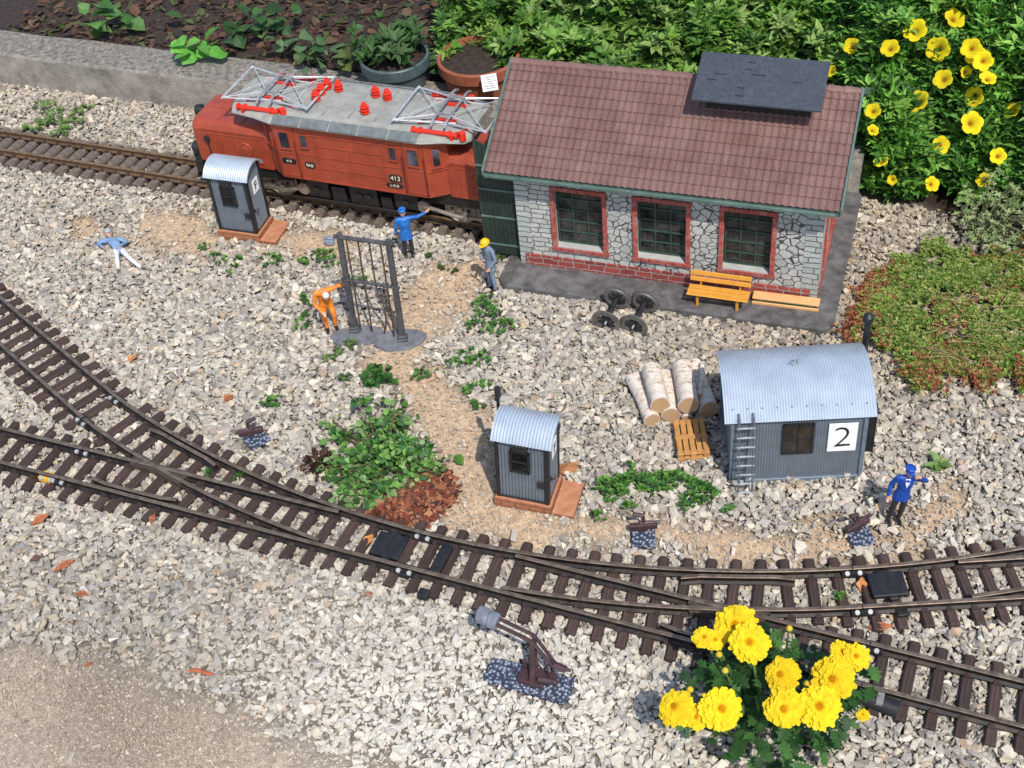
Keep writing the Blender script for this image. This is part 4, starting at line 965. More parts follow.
def barrel(parent, x0, x1, ya, yb, H, rise, pitch, amp, name='roof', th=.035, seam=None):
    """a corrugated barrel roof, real waves along x"""
    a = (yb-ya)/2; yc = (ya+yb)/2; Rr = (a*a+rise*rise)/(2*rise); t1 = math.asin(a/Rr); nA = 22; nX = int(round((x1-x0)/pitch))*4; V = []; b = MB()
    for lay in (0, 1):
        for i in range(nA+1):
            t = -t1+2*t1*i/nA
            for k in range(nX+1):
                r_ = Rr+amp*math.cos(math.pi*k/2)-lay*th; V.append((x0+(x1-x0)*k/nX, yc+r_*math.sin(t), H-(Rr-rise)+r_*math.cos(t)))
    w_ = nX+1; o2 = (nA+1)*w_; F_ = []
    for i in range(nA):
        for k in range(nX): q = i*w_+k; F_.append((q, q+1, q+1+w_, q+w_)); F_.append((o2+q, o2+q+w_, o2+q+1+w_, o2+q+1))
    for k in range(nX):
        F_.append((k, o2+k, o2+k+1, k+1)); q = nA*w_+k; F_.append((q, q+1, o2+q+1, o2+q))
    for i in range(nA):
        q = i*w_; F_.append((q, q+w_, o2+q+w_, o2+q)); q = i*w_+nX; F_.append((q, o2+q, o2+q+w_, q+w_))
    b.add(V, F_); o = b.build(name, m_tinroof, parent, smooth=True)
    z_of = lambda y: H-(Rr-rise)+math.sqrt(max(0, Rr*Rr-(y-yc)**2))
    return o, z_of
m_boothglass = mat('black_glass', (.008, .008, .009), .12, var=.4, scale=3)
def booth(loc, rot, label, chimney):
    t = thing('signal_hut', label, 'hut', loc, rot, 'small grey signal huts')
    L_, W_, H_, zb = 1.15, .87, 1.86, .34
    ba = MB(); ba.b2(-.10, L_+.10, -.10, W_+.10, -.12, zb-.02, 0); ba.b2(-.08, L_+.08, -.08, W_+.08, zb-.02, zb, 1); ba.build('brick_base', [m_brickb, m_brickt], t, bevel=.012, seg=1)
    st = MB(); st.b2(L_+.105, L_+.62, -.10, W_+.10, -.12, zb-.17, 0); st.b2(L_+.11, L_+.61, -.09, W_+.09, zb-.17, zb-.15, 1); st.build('brick_step', [m_brickb, m_brickt], t, bevel=.012, seg=1)
    z0, z1 = zb, zb+H_
    a = (W_+.24)/2; rise = .34; Rr = (a*a+rise*rise)/(2*rise); zo = lambda y: z1-(Rr-rise)+math.sqrt(max(0, Rr*Rr-(y-W_/2)**2))-.05
    wl_ = MB(); corrug(wl_, 0, L_, 0, z0, z1+.12, .075, .012); corrug(wl_, 0, L_, W_, z0, z1+.12, .075, .012); corrug(wl_, 0, W_, 0, z0, z1, .075, .012, 0, 'y', zo); corrug(wl_, 0, W_, L_, z0, z1, .075, .012, 0, 'y', zo)
    wl_.b2(.02, L_-.02, .02, W_-.02, z0, z1+.1); wl_.build('wall', m_tin, t)
    po = MB()
    for x in (-.0, L_):
        for y in (0, W_): po.box((x, y, (z0+z1+.1)/2), (.09, .09, z1+.1-z0))
    po.b2(-.03, L_+.03, -.035, .02, z0, z0+.06); po.b2(L_-.02, L_+.035, -.03, W_+.03, z0, z0+.06); po.b2(L_-.06, L_+.04, -.05, .10, z0, z1+.05)
    po.build('corner_trim', m_black, t, bevel=.008, seg=1)
    barrel(t, -.10, L_+.14, -.12, W_+.12, z1, rise, .075, .012)
    fr = MB(); xa, xb, za, zt_ = .30, .76, zb+.92, zb+1.58; y = -.035
    for q in ((xa, xa+.05), (xb-.05, xb)): fr.b2(q[0], q[1], y-.025, y+.03, za, zt_)
    for q in ((za, za+.05), (zt_-.05, zt_), ((za+zt_)/2-.02, (za+zt_)/2+.02)): fr.b2(xa, xb, y-.025, y+.03, q[0], q[1])
    fo = fr.build('window', m_black, t); pn = MB(); pn.b2(xa+.02, xb-.02, y-.005, y+.02, za+.02, zt_-.02); pn.build('pane', m_boothglass, fo)
    bx = MB(); bx.b2(xa+.05, xb-.06, -.10, -.02, zb+1.58, zb+1.80)
    for k in range(3): bx.cyl((xa+.12+k*.10, -.10, zb+1.70), (xa+.12+k*.10, -.13, zb+1.70), .03, n=8)
    bx.build('bell_box', m_black, t, bevel=.01, seg=1)
    # door on the end with its sign and latch
    dr = MB(); corrug(dr, .10, W_-.10, L_+.022, z0+.05, z1-.08, .07, .010, 0, 'y'); do = dr.build('door', m_tin, t)
    sg = MB(); sg.b2(L_+.036, L_+.05, .28, .62, zb+1.18, zb+1.62); so = sg.build('number_sign', m_signw, do); text_obj('lettering', 'F', .36, m_ink, so, (L_+.054, .45, zb+1.40), (math.pi/2, 0, math.pi/2))
    lt = MB(); lt.b2(L_-.22, L_-.02, -.075, -.03, zb+.56, zb+.72); lt.b2(L_+.0, L_+.05, -.02, .16, zb+.70, zb+.76); lt.tube([(L_+.04, .12, zb+.72), (L_+.13, .12, zb+.74), (L_+.13, .20, zb+.80)], .022); lt.build('latch', m_black, do)
    if chimney:
        ch = MB(); ch.cyl((-.20, W_, z0), (-.20, W_, z1+.62), .040, n=10); ch.cyl((-.20, W_, z1+.44), (-.20, W_, z1+.66), .07, n=10); ch.cyl((-.24, W_-.02, z1+.30), (-.16, W_, z1+.46), .05, n=8); ch.box((-.1, W_, z1-.3), (.22, .06, .05)); ch.build('stove_pipe', m_black, t)
    return t
booth((-.601, 19.41, .0), (-.02, .05, -.356), 'small grey hut on a brick base, black pipe at its back, near the shrub', True)
booth((-8.034, 31.201, .0), (-.012, .029, -.358), 'small grey hut on a brick base standing right in front of the red locomotive', False)

hut = thing('workers_hut', 'blue grey corrugated hut with a barrel roof and a white sign reading 2', 'hut', (WX, WY, .05), (-.007, -.011, WRZ))
L_, H_, W_ = 2.883, 1.97, 2.175; rise = .543
a = (W_+.24)/2; Rr = (a*a+rise*rise)/(2*rise); zo = lambda y: H_-(Rr-rise)+math.sqrt(max(0, Rr*Rr-(y-W_/2)**2))-.05
wl_ = MB(); corrug(wl_, 0, L_, 0, 0, H_+.08, .064, .008); corrug(wl_, 0, L_, W_, 0, H_+.08, .085, .012); corrug(wl_, 0, W_, 0, 0, H_, .085, .012, 0, 'y', zo); corrug(wl_, 0, W_, L_, 0, H_, .085, .012, 0, 'y', zo)
wl_.b2(.02, L_-.02, .02, W_-.02, -.1, H_+.05); wl_.build('wall', m_tin, hut)
po = MB()
for x in (0, L_):
    for y in (0, W_): po.box((x, y, H_/2), (.09, .09, H_))
po.b2(-.04, L_+.04, -.045, .02, -.06, .05); po.b2(-.045, .02, -.04, W_, -.06, .05); po.b2(L_-.02, L_+.045, -.04, W_, -.06, .05)
po.b2(-.03, L_+.03, -.03, .02, H_-.07, H_)
po.build('corner_trim', mat('tin_trim', (.15, .19, .235), .5, .2, var=.15), hut, bevel=.008, seg=1)
ro2, zof = barrel(hut, -.19, 3.081, -.12, W_+.12, H_, rise, .062, .0065)
m_tfit = mat('tin_fitting', (.25, .29, .34), .5, .3)
for k in range(10): rv = MB(); x = .0+k*.32; rv.sphere((x, .10, zof(.10)+.012), .022, 6); rv.build('rivet', m_tfit, ro2, smooth=True)
rv = MB()
rv.lathe([(.11, 0), (.09, .03), (.03, .05), (.02, .08)], (1.45, W_/2+.05, zof(W_/2)-.0), 14)
for q in (-.5, .3, .9, 1.6): rv.tube([(1.45+.05*math.cos(q), W_/2+.05, zof(W_/2)+.03), (1.45+.13*math.cos(q*2), W_/2+.05+.08*math.sin(q*3), zof(W_/2)+.10)], .012, 5)
rv.build('roof_vent', m_tfit, ro2, smooth=True)
fr = MB(); xa, xb, za, zt_ = 1.095, 1.779, .865, 1.782; y = -.035
for q in ((xa, xa+.06), (xb-.06, xb), ((xa+xb)/2-.02, (xa+xb)/2+.02)): fr.b2(q[0], q[1], y-.03, y+.03, za, zt_)
for q in ((za, za+.06), (zt_-.06, zt_), ((za+zt_)/2-.02, (za+zt_)/2+.02)): fr.b2(xa, xb, y-.03, y+.03, q[0], q[1])
fo = fr.build('window', m_black, hut); pn = MB(); pn.b2(xa+.02, xb-.02, y-.008, y+.02, za+.02, zt_-.02); pn.build('pane', mat('brown_glass', (.022, .018, .014), .12, var=.5, scale=3, dirt_or_glint=(.06, .05, .038), dirt_or_glint_amt=.6), fo)
sg = MB(); sg.b2(2.087, 2.715, -.05, -.02, .875, 1.731); so = sg.build('number_sign', m_signw, hut, bevel=.006, seg=1); text_obj('lettering', '2', .88, m_ink, so, (2.40, -.056, 1.30), (math.pi/2, 0, 0), thin=-.016)
# porch screen with the stove pipe at the far end
ps = MB(); ps.b2(L_+.05, L_+.22, .12, .17, .62, 1.98); ps.b2(L_+.22, L_+.27, .12, 1.30, .60, 2.0); ps.b2(L_+.05, L_+.22, 1.25, 1.30, .62, 2.0); ps.build('porch', m_black, hut, bevel=.01, seg=1)
st = MB(); st.cyl((L_+.32, W_-.05, .1), (L_+.32, W_-.05, 2.75), .075, n=12); st.lathe([(.075, 0), (.12, .02), (.12, .16), (.07, .22), (.03, .25)], (L_+.32, W_-.05, 2.75), 12); st.box((L_+.15, W_-.05, 1.6), (.32, .1, .06)); st.build('stove_pipe', m_black, hut, smooth=True)
# ladder leaning on the eaves
ld = thing('ladder', 'grey ladder leaning against the eaves of the blue grey hut', 'ladder', (WX, WY, .05), (-.007, -.011, WRZ))
m_lad = mat('ladder_grey', (.11, .125, .14), .5, .2, var=.2)
b = MB(); base_y, top_y, zt_ = -.42, -.15, 2.12
for x in (.12, .43): b.tube([(x, base_y, -.1), (x, top_y, zt_-.12), (x, top_y+.03, zt_), ], .026, 6); b.tube([(x, top_y+.0, zt_-.02), (x, top_y+.14, zt_+.03), (x, top_y+.17, zt_-.02)], .022, 6)
b.build('stile', m_lad, ld)
for k in range(8):
    t = (k+.5)/8.4; y = base_y+(top_y-base_y)*t; z = -.1+2.2*t; b = MB(); b.cyl((.08, y, z), (.47, y, z), .022, n=8); b.build('rung', mat('ladder_rung', (.30, .33, .36), .5, .2) if k == 0 else bpy.data.materials['ladder_rung'], ld)
# ------------------------------------------------------------------ yard furniture
m_orange_wood = mat('bench_yellow', (.60, .27, .035), .5, var=.12, scale=4, bump=.1)
m_peach_wood = mat('plank_peach', (.66, .36, .15), .55, var=.1, scale=4)
m_pallet = mat('pallet_wood', (.46, .225, .066), .6, var=.2, scale=6, bump=.2, dirt_or_glint=(.34, .16, .05), dirt_or_glint_amt=.4)
Bq = Matrix.Translation((BX, BY, 0))@Matrix.Rotation(BRZ, 4, 'Z')
def on_shed(x, y, z): return Bq@Vector((x, y, z))
t = thing('bench', 'yellow slatted bench with backrest standing by the shed wall', 'bench', on_shed(5.65, -.62, .25), (0, 0, BRZ))
for k in range(3): b = MB(); b.b2(-.80, .80, -.27+.155*k, -.135+.155*k, .38, .42); b.build('seat_slat', m_orange_wood, t, bevel=.012, seg=1)
for k in range(2):
    b = MB(); M_ = Matrix.Translation((0, .24+.04*k, .56+.17*k))@Matrix.Rotation(-.25, 4, 'X'); b.box((0, 0, 0), (1.6, .035, .13), 0, M=M_); b.build('back_slat', m_orange_wood, t, bevel=.012, seg=1)
for x in (-.52, .52):
    b = MB(); b.b2(x-.035, x+.035, -.20, -.12, 0, .38); b.b2(x-.035, x+.035, -.20, .22, .33, .38); b.tube([(x, .26, .33), (x, .35, .76)], .032, 6); b.b2(x-.035, x+.035, .12, .20, 0, .38); b.build('leg', m_orange_wood, t, bevel=.01, seg=1)
t = thing('timber_plank', 'pale peach plank lying along the foot of the shed wall', 'plank', on_shed(7.35, -.24, .25), (0, 0, BRZ+.02))
b = MB(); b.b2(-.86, .86, -.14, .16, .13, .19); b.b2(-.86, .86, -.19, -.145, .0, .09); b.b2(-.7, -.6, -.14, .1, 0, .13); b.b2(.6, .7, -.14, .1, 0, .13); b.build('plank', m_peach_wood, t, bevel=.012, seg=1)
b = MB(); b.b2(-.8, .78, -.155, -.12, .055, .125); b.build('underside', mat('dark_green_edge', (.02, .05, .02), .6), t)

# wheelsets
m_tyre = mat('wheel_tyre', (.22, .21, .20), .38, .6, var=.25, dirt_or_glint=(.09, .07, .055), dirt_or_glint_amt=.5)
def wheelset(label, front, back):
    f_, k_ = Vector(front), Vector(back); mid = (f_+k_)/2; ax = (k_-f_); L_ = ax.length; ax.normalize(); pitch = math.asin(ax.z); yaw = math.atan2(ax.y, ax.x)-math.pi/2
    t = thing('wheelset', label, 'wheelset', mid, (pitch, 0, yaw), 'spare wheelsets beside the shed')
    for s_ in (-1, 1):
        y = s_*L_/2; b = MB(); b.lathe([(.255, -.04), (.335, -.05), (.345, .0), (.395, .02), (.395, .05), (.255, .05), (.255, -.04)], (0, y, 0), 32, 0, (0, s_, 0), cap=False)
        w_ = b.build('wheel', m_tyre, t, smooth=True)
        d_ = MB(); d_.cyl((0, y-.03, 0), (0, y+.03, 0), .10, n=16)
        for k in range(9): a = 2*math.pi*k/9; d_.tube([(.08*math.cos(a), y, .08*math.sin(a)), (.26*math.cos(a), y, .26*math.sin(a))], [.045, .034], 6)
        d_.build('spokes', m_black, w_)
    b = MB(); b.cyl((0, -L_/2-.02, 0), (0, L_/2+.02, 0), .07, n=12); b.build('axle', m_black, t, smooth=True)
    b = MB(); b.cyl((0, -L_/2-.13, 0), (0, L_/2+.13, 0), .028, n=10); b.build('axle_pin', m_bolt, t, smooth=True)
wheelset('spare wheelset nearest the yellow hard hat, tipped on the slab edge', (2.64, 24.99, .36), (3.02, 25.70, .50))
wheelset('spare wheelset on the side of the yellow bench, propped on the slab edge', (3.32, 24.71, .36), (3.72, 25.40, .50))

# loading gauge
m_gauge = mat('gauge_iron', (.070, .068, .075), .6, .2, var=.35, scale=6, dirt_or_glint=(.17, .16, .16), dirt_or_glint_amt=.4)
m_base = mat('grey_footing', (.135, .14, .155), .85, var=.3, scale=5, bump=.5)
m_rust = mat('rusty_wire', (.085, .055, .042), .7, .3, var=.3)
pl, pr = at(355, 331, .1), at(403, 340, .1); tl, tr_ = at(339.5, 237, 3.15), at(388.5, 243.5, 3.2)
t = thing('loading_gauge', 'black iron loading gauge frame with four hanging rods', 'loading gauge', (pl+pr)/2)
o0 = t.location.copy()
for q, sz in ((at(357, 338, .02), (.70, .40)), (at(399.5, 342, .02), (.72, .42))):
    b = MB(); n_ = 26; ring_ = lambda k, z: [(q.x+sz[0]*k*math.cos(a)*(1+.08*math.sin(3*a)), q.y+sz[1]*k*math.sin(a), z) for a in np.linspace(0, 2*math.pi, n_, endpoint=False)]
    b.loft([ring_(1.02, -.05), ring_(1, .10), ring_(.93, .14)]); b.build('footing', m_base, t, smooth=True, off=o0)
for p_, q_ in ((pl, tl), (pr, tr_)):
    b = MB(); up_ = (q_-p_).normalized(); sd = (pr-pl).normalized(); fw = up_.cross(sd)
    ring_ = lambda c, w_, d_: [c+sd*w_*i+fw*d_*j for i, j in ((-1, -1), (1, -1), (1, 1), (-1, 1))]
    b.loft([ring_(p_, .072, .072), ring_(q_+up_*.12, .066, .066)]); b.box(p_+Vector((0, 0, .05)), (.28, .28, .12)); b.box(p_+Vector((0, 0, .14)), (.2, .2, .1))
    b.build('post', m_gauge, t, bevel=.015, seg=1, off=o0)
def lerpv(a, b, k): return a+(b-a)*k
ml, mr_ = lerpv(pl, tl, .56), lerpv(pr, tr_, .56)
for a, c, r_ in ((tl, tr_, .058), (ml, mr_, .045)):
    b = MB(); d_ = (c-a).normalized(); b.cyl(a-d_*.16, c+d_*.12, r_, n=8)
    for k in range(6): q = lerpv(a, c, .02+k*.19); b.sphere(q+Vector((0, -.03, .03)), .062, 8)
    b.build('crossbeam', m_gauge, t, off=o0)
for k, x in enumerate((.13, .37, .60, .83)):
    a, c = lerpv(tl, tr_, x), lerpv(pl, pr, x); b = MB()
    pts = [lerpv(a, c, v) for v in np.linspace(0, .97, 9)]
    if k == 2: pts = [lerpv(a, c, v)+(pr-pl).normalized()*(0 if v < .5 else .16*math.sin((v-.5)*2*math.pi)) for v in np.linspace(0, .95, 12)]
    b.tube(pts, .024, 5)
    for v in (.15, .3, .5, .72): b.sphere(lerpv(a, c, v) if k != 2 else pts[int(v*11)], .045, 6)
    b.build('hanging_rod', m_rust, t, off=o0)

# switch levers on cobbled plates
m_cob, cnt, cp = newmat('cobbled_plate', .6, 0, .3); tc = N(cnt, 'ShaderNodeTexCoord'); vv = N(cnt, 'ShaderNodeTexVoronoi'); vv.inputs['Scale'].default_value = 13; cnt.links.new(tc.outputs['Object'], vv.inputs['Vector'])
cr = N(cnt, 'ShaderNodeValToRGB'); cr.color_ramp.elements[0].position = .25; cr.color_ramp.elements[0].color = (.30, .33, .40, 1); cr.color_ramp.elements[1].position = .55; cr.color_ramp.elements[1].color = (.035, .045, .075, 1); cnt.links.new(vv.outputs['Distance'], cr.inputs[0]); cnt.links.new(cr.outputs[0], cp.inputs['Base Color'])
bb = N(cnt, 'ShaderNodeBump'); bb.invert = True; bb.inputs['Strength'].default_value = 1; bb.inputs['Distance'].default_value = .05; cnt.links.new(vv.outputs['Distance'], bb.inputs['Height']); cnt.links.new(bb.outputs[0], cp.inputs['Normal'])
m_lever = mat('lever_maroon', (.050, .024, .026), .45, var=.3, scale=8, dirt_or_glint=(.12, .08, .075), dirt_or_glint_amt=.4)
m_weight = mat('lever_weight', (.15, .16, .20), .5, var=.3, scale=6, dirt_or_glint=(.28, .29, .33), dirt_or_glint_amt=.5)
def small_lever(px, py, rz, label, arm):
    c = at(px, py, .06); t = thing('switch_lever', label, 'switch lever', (c.x, c.y, 0), (0, 0, rz), 'small switch levers on cobbled plates')
    b = MB(); b.box((0, 0, .10), (.52, .54, .12)); b.build('base_plate', m_cob, t, bevel=.02, seg=1)
    b = MB(); b.box((0, .20, .16), (.20, .14, .12)); b.tube([(0, .22, .15), (0, .26, .55)], [.055, .04], 6); b.build('stand', m_lever, t)
    b = MB(); u = Vector((math.cos(arm), math.sin(arm), 0)); b.tube([Vector((0, .24, .34))-u*.06, Vector((0, .24, .30))+u*.38], .045, 6); b.tube([(0, .26, .55), Vector((0, .26, .62))-u*.22], .05, 6); b.build('lever_arm', m_lever, t)
    b = MB(); M_ = Matrix.Translation(Vector((0, .20, .27)))@Matrix.Rotation(arm, 4, 'Z'); b.box((0, 0, 0), (.62, .13, .15), 0, M=M_); b.build('counterweight', m_lever, t, bevel=.03)
small_lever(257, 441, .65, 'small maroon switch lever on a cobbled plate, alone in the gravel beside the shrub', 2.6)
small_lever(643.5, 539, -.15, 'small maroon switch lever on a cobbled plate, between the green weeds and the track', 0.1)
small_lever(860, 538, .10, 'small maroon switch lever on a cobbled plate, next to the guard in blue', .35)
c0 = [at(*q, .1) for q in ((480.7, 679), (494.4, 656), (577.4, 679), (563.8, 704.5))]; ctr = sum(c0, Vector())/4
yaw = math.atan2(c0[2].y-c0[1].y, c0[2].x-c0[1].x)
t = thing('switch_lever', 'big weighted switch lever on a long cobbled plate, in front of the tracks', 'switch lever', (ctr.x, ctr.y, 0), (0, 0, yaw))
Li, Wi = ((c0[2]-c0[1]).length+(c0[3]-c0[0]).length)/2, ((c0[1]-c0[0]).length+(c0[2]-c0[3]).length)/2
b = MB(); b.box((0, 0, .06), (Li, Wi, .12)); b.build('base_plate', m_cob, t, bevel=.03, seg=1)
inv = (Matrix.Translation((ctr.x, ctr.y, 0))@Matrix.Rotation(yaw, 4, 'Z')).inverted()
pb = inv@at(534, 681, .15); ptp = inv@at(533, 638, 1.05); w0 = inv@at(487.6, 617.6, 1.12); e0 = inv@at(571, 671, .72)
b = MB(); b.box((pb.x-.05, pb.y+.05, .18), (.55, .36, .12)); b.box((pb.x+.22, pb.y+.12, .24), (.42, .2, .16))
for d_ in (-.09, .09): b.tube([(pb.x, pb.y+d_, .15), (ptp.x, ptp.y+d_*.7, ptp.z)], [.075, .055], 6)
b.cyl((pb.x+.1, pb.y-.02, .3), (pb.x+.5, pb.y+.02, .3), .07, n=8); b.cyl((pb.x-.25, pb.y+.2, .25), (pb.x-.25, pb.y+.2, .5), .05, n=8); b.build('stand', m_lever, t, bevel=.012, seg=1)
b = MB()
for d_ in (-.075, .075): b.tube([w0+Vector((.1, d_, 0)), Vector((ptp.x, ptp.y+d_, ptp.z-.02)), e0+Vector((-.35, d_*.6, .06)), e0+Vector((-.1, d_*.5, 0))], .042, 6)
b.tube([e0+Vector((-.35, 0, .05)), e0], [.08, .03], 6); b.tube([e0+Vector((-.55, 0, .1)), Vector((pb.x+.35, pb.y+.05, .35))], .025, 5); b.build('lever_arm', m_lever, t)
ad = (w0-Vector(ptp)).normalized(); b = MB()
b.loft([[w0+ad*k+Vector((0, .19*s_*math.cos(a), .15*s_*math.sin(a))) for a in np.linspace(0, 2*math.pi, 16, endpoint=False)] for k, s_ in ((-.24, .82), (-.22, 1), (-.05, 1), (-.04, .9), (0, .9), (.01, 1), (.2, 1), (.23, .8))]); b.build('counterweight', m_weight, t, bevel=.01, seg=1)

# birch logs, each its own thing
m_bark, bnt, bp2 = newmat('birch_bark', .8, 0, .2); tc = N(bnt, 'ShaderNodeTexCoord'); L = bnt.links.new
mp = N(bnt, 'ShaderNodeMapping'); mp.inputs['Scale'].default_value = (4, 4, 7); L(tc.outputs['Object'], mp.inputs[0]); n1 = N(bnt, 'ShaderNodeTexNoise'); n1.inputs['Scale'].default_value = 1.6; n1.inputs['Detail'].default_value = 8; n1.inputs['Roughness'].default_value = .65; L(mp.outputs[0], n1.inputs['Vector'])
cr = N(bnt, 'ShaderNodeValToRGB'); e = cr.color_ramp.elements; e[0].position = .30; e[0].color = (.16, .09, .06, 1); e[1].position = .52; e[1].color = (.66, .59, .51, 1); e2 = e.new(.40); e2.color = (.48, .36, .27, 1); L(n1.outputs['Fac'], cr.inputs[0]); L(cr.outputs[0], bp2.inputs['Base Color'])
bb = N(bnt, 'ShaderNodeBump'); bb.inputs['Strength'].default_value = .4; bb.inputs['Distance'].default_value = .03; L(n1.outputs['Fac'], bb.inputs['Height']); L(bb.outputs[0], bp2.inputs['Normal'])
m_cut, knt, kp = newmat('log_cut', .8, 0, .2); tc = N(knt, 'ShaderNodeTexCoord'); wv = N(knt, 'ShaderNodeTexWave', wave_type='RINGS', rings_direction='Z'); wv.inputs['Scale'].default_value = 9; wv.inputs['Distortion'].default_value = 2.5; knt.links.new(tc.outputs['Object'], wv.inputs['Vector'])
cr = N(knt, 'ShaderNodeValToRGB'); cr.color_ramp.elements[0].color = (.34, .20, .105, 1); cr.color_ramp.elements[1].color = (.52, .35, .20, 1); knt.links.new(wv.outputs[0], cr.inputs[0]); knt.links.new(cr.outputs[0], kp.inputs['Base Color'])
def log(front, back, r, label, knot=False):
    f_, k_ = Vector(front), Vector(back); ax = (k_-f_); L_ = ax.length; q = ax.to_track_quat('Z', 'Y')
    t = thing('birch_log', label, 'log', f_, group='birch logs stacked beside the hut'); t.rotation_mode = 'QUATERNION'; t.rotation_quaternion = q
    b = MB(); n_ = 22; ph = random.uniform(0, 6)
    rr = lambda z: [(r*(1+.05*math.sin(2*a+ph)+.03*math.sin(5*a+ph*2+z*3))*math.cos(a)+.02*math.sin(z*3+ph), r*(1+.05*math.sin(2*a+ph)+.03*math.cos(4*a+z*2))*math.sin(a), z) for a in np.linspace(0, 2*math.pi, n_, endpoint=False)]
    b.loft([rr(z) for z in np.linspace(0, L_, 7)]); 
    if knot: b.cyl((r*.5, -r*.55, L_*.42), (r*.72, -r*.80, L_*.42), .085, .075, 10, 1)
    b.build('bark', [m_bark, mat('knot_brown', (.20, .075, .03), .8)] if knot else m_bark, t, smooth=True)
    e_ = MB(); c_ = rr(0); c2 = [(x*.93, y*.93, -.012) for x, y, z in c_]; e_.add(c2+[(0, 0, -.014)], [(k, (k+1) % n_, n_) for k in range(n_)]); e_.build('cut_end', m_cut, t)
log(at(652.5, 420, .22), at(634, 378, .22), .20, 'outermost birch log of the bottom layer, farthest from the hut, mottled brown bark')
log(at(672, 415, .24), at(664, 376, .24), .235, 'bottom birch log wedged between the white log and the knotted log')
log(at(688, 419, .16), at(684, 390, .16), .13, 'thin birch log low in the stack, just behind the wooden pallets')
log(at(708, 410, .30), at(693, 366, .30), .245, 'thick shaded birch log lying closest to the blue grey hut')
log(at(659.5, 405.5, .56), at(652, 370, .56), .25, 'upper birch log with the whitest bark, on top of the stack')
log(at(688, 405.5, .58), at(683, 367, .58), .255, 'upper birch log with a brown knot in its bark', True)
log(at(699, 395, .62), at(702, 363, .62), .06, 'thin grey branch lying between the knotted log and the log by the hut')

# pallets
pc = [at(*q, .30) for q in ((672, 421), (703.5, 418.5), (710.6, 451), (678.3, 455))]; pcen = sum(pc, Vector())/4; pyaw = math.atan2(pc[1].y-pc[0].y, pc[1].x-pc[0].x); pw, pd = ((pc[1]-pc[0]).length+(pc[2]-pc[3]).length)/2, ((pc[0]-pc[3]).length+(pc[1]-pc[2]).length)/2
def pallet(z, label):
    t = thing('pallet', label, 'pallet', (pcen.x, pcen.y, z), (0, 0, pyaw+random.uniform(-.02, .02)), 'wooden pallets by the logs'); 
    for k in range(5): x = -pw/2+pw*(k+.5)/5; b = MB(); b.box((x, 0, .128), (pw/5-.030, pd, .028)); b.build('deck_board', m_pallet, t, bevel=.006, seg=1)
    for y in (-pd/2+.05, 0, pd/2-.05):
        b = MB(); b.box((0, y, .1005 if y else .108), (pw, .13, .03 if y else .062)); b.build('cross_board', m_pallet, t, bevel=.006, seg=1)
        for x in (-pw/2+.08, 0, pw/2-.08): b = MB(); b.box((x, y, .053), (.13, .11, .062)); b.build('block', m_pallet, t)
    for x in (-pw/2+.08, 0, pw/2-.08): b = MB(); b.box((x, 0, .012), (.13, pd, .024)); b.build('bottom_board', m_pallet, t)
pallet(.03, 'lower wooden pallet of the two stacked beside the logs'); pallet(.175, 'upper wooden pallet of the two stacked beside the logs, its slots showing')

# little loose things on the ground
m_leaf_dry = mat('dry_leaf', (.30, .095, .035), .75, var=.35, scale=8)
m_leaf_or = mat('dry_leaf_orange', (.48, .20, .055), .75, var=.3, scale=8)
def scrap(px, py, sx, sy, rz, label, material, name='dry_leaf', cat='leaf', z=.13, group=None):
    c = at(px, py, z); b = MB(); n_ = 9; V = []
    for i in range(n_):
        for j in range(n_):
            u, v = i/(n_-1)*2-1, j/(n_-1)*2-1; w_ = math.sqrt(max(0, 1-u*u))*(.75+.25*math.cos(5*u)); V.append((u*sx, v*sy*w_, .12*sx*math.sin(2.2*u+1)+.35*sy*v*v+.05*sx*math.cos(4*v)))
    b.add(V, [(i*n_+j, i*n_+j+1, (i+1)*n_+j+1, (i+1)*n_+j) for i in range(n_-1) for j in range(n_-1)])
    o = b.build(name, material, None, smooth=True); o.location = c; o.rotation_euler = (random.uniform(-.3, .3), random.uniform(-.3, .3), rz); s_ = o.modifiers.new('thickness', 'SOLIDIFY'); s_.thickness = .012
    tag(o, label, cat, group); return o
scrap(40, 520, .24, .13, .5, 'curled reddish brown leaf beside the straight track with the yellow clip', m_leaf_dry)
scrap(64, 566, .26, .10, .7, 'long reddish brown dry leaf lying on open gravel', m_leaf_dry)
scrap(36, 559, .15, .10, .3, 'small dark brown scrap of bark near the dry leaf', mat('dark_bark', (.10, .05, .035), .8), 'bark_scrap', 'bark')
scrap(82, 595, .17, .10, -.3, 'dark red scrap of bark above the sandy grit corner', m_leaf_dry, 'bark_scrap', 'bark')
scrap(133, 359, .16, .16, 1.2, 'bright orange dry leaf on the grey gravel', m_leaf_or)
scrap(229, 399, .16, .16, .9, 'rust coloured round leaf lying between the orange leaf and the lone switch lever', m_leaf_dry)
scrap(153, 519, .13, .10, 1.2, 'small dark red leaf tucked between the turnout sleepers', m_leaf_dry)
scrap(369, 541, .18, .14, .9, 'orange brown leaf curled beside the black motor cover in front of the shrub', m_leaf_or)
scrap(862, 585, .17, .12, 1.3, 'orange brown leaf between the rails by the black motor cover near the guard', m_leaf_or)
scrap(880, 627, .26, .09, -.2, 'long rusty leaf lying between the two diverging tracks', m_leaf_dry)
scrap(369, 595, .10, .09, .2, 'tiny red brown chip on the pale gravel in front of the turnout', m_leaf_dry, 'bark_scrap', 'bark')
scrap(89, 665, .09, .07, .2, 'tiny dark red chip on the sandy grit corner', m_leaf_dry, 'bark_scrap', 'bark')
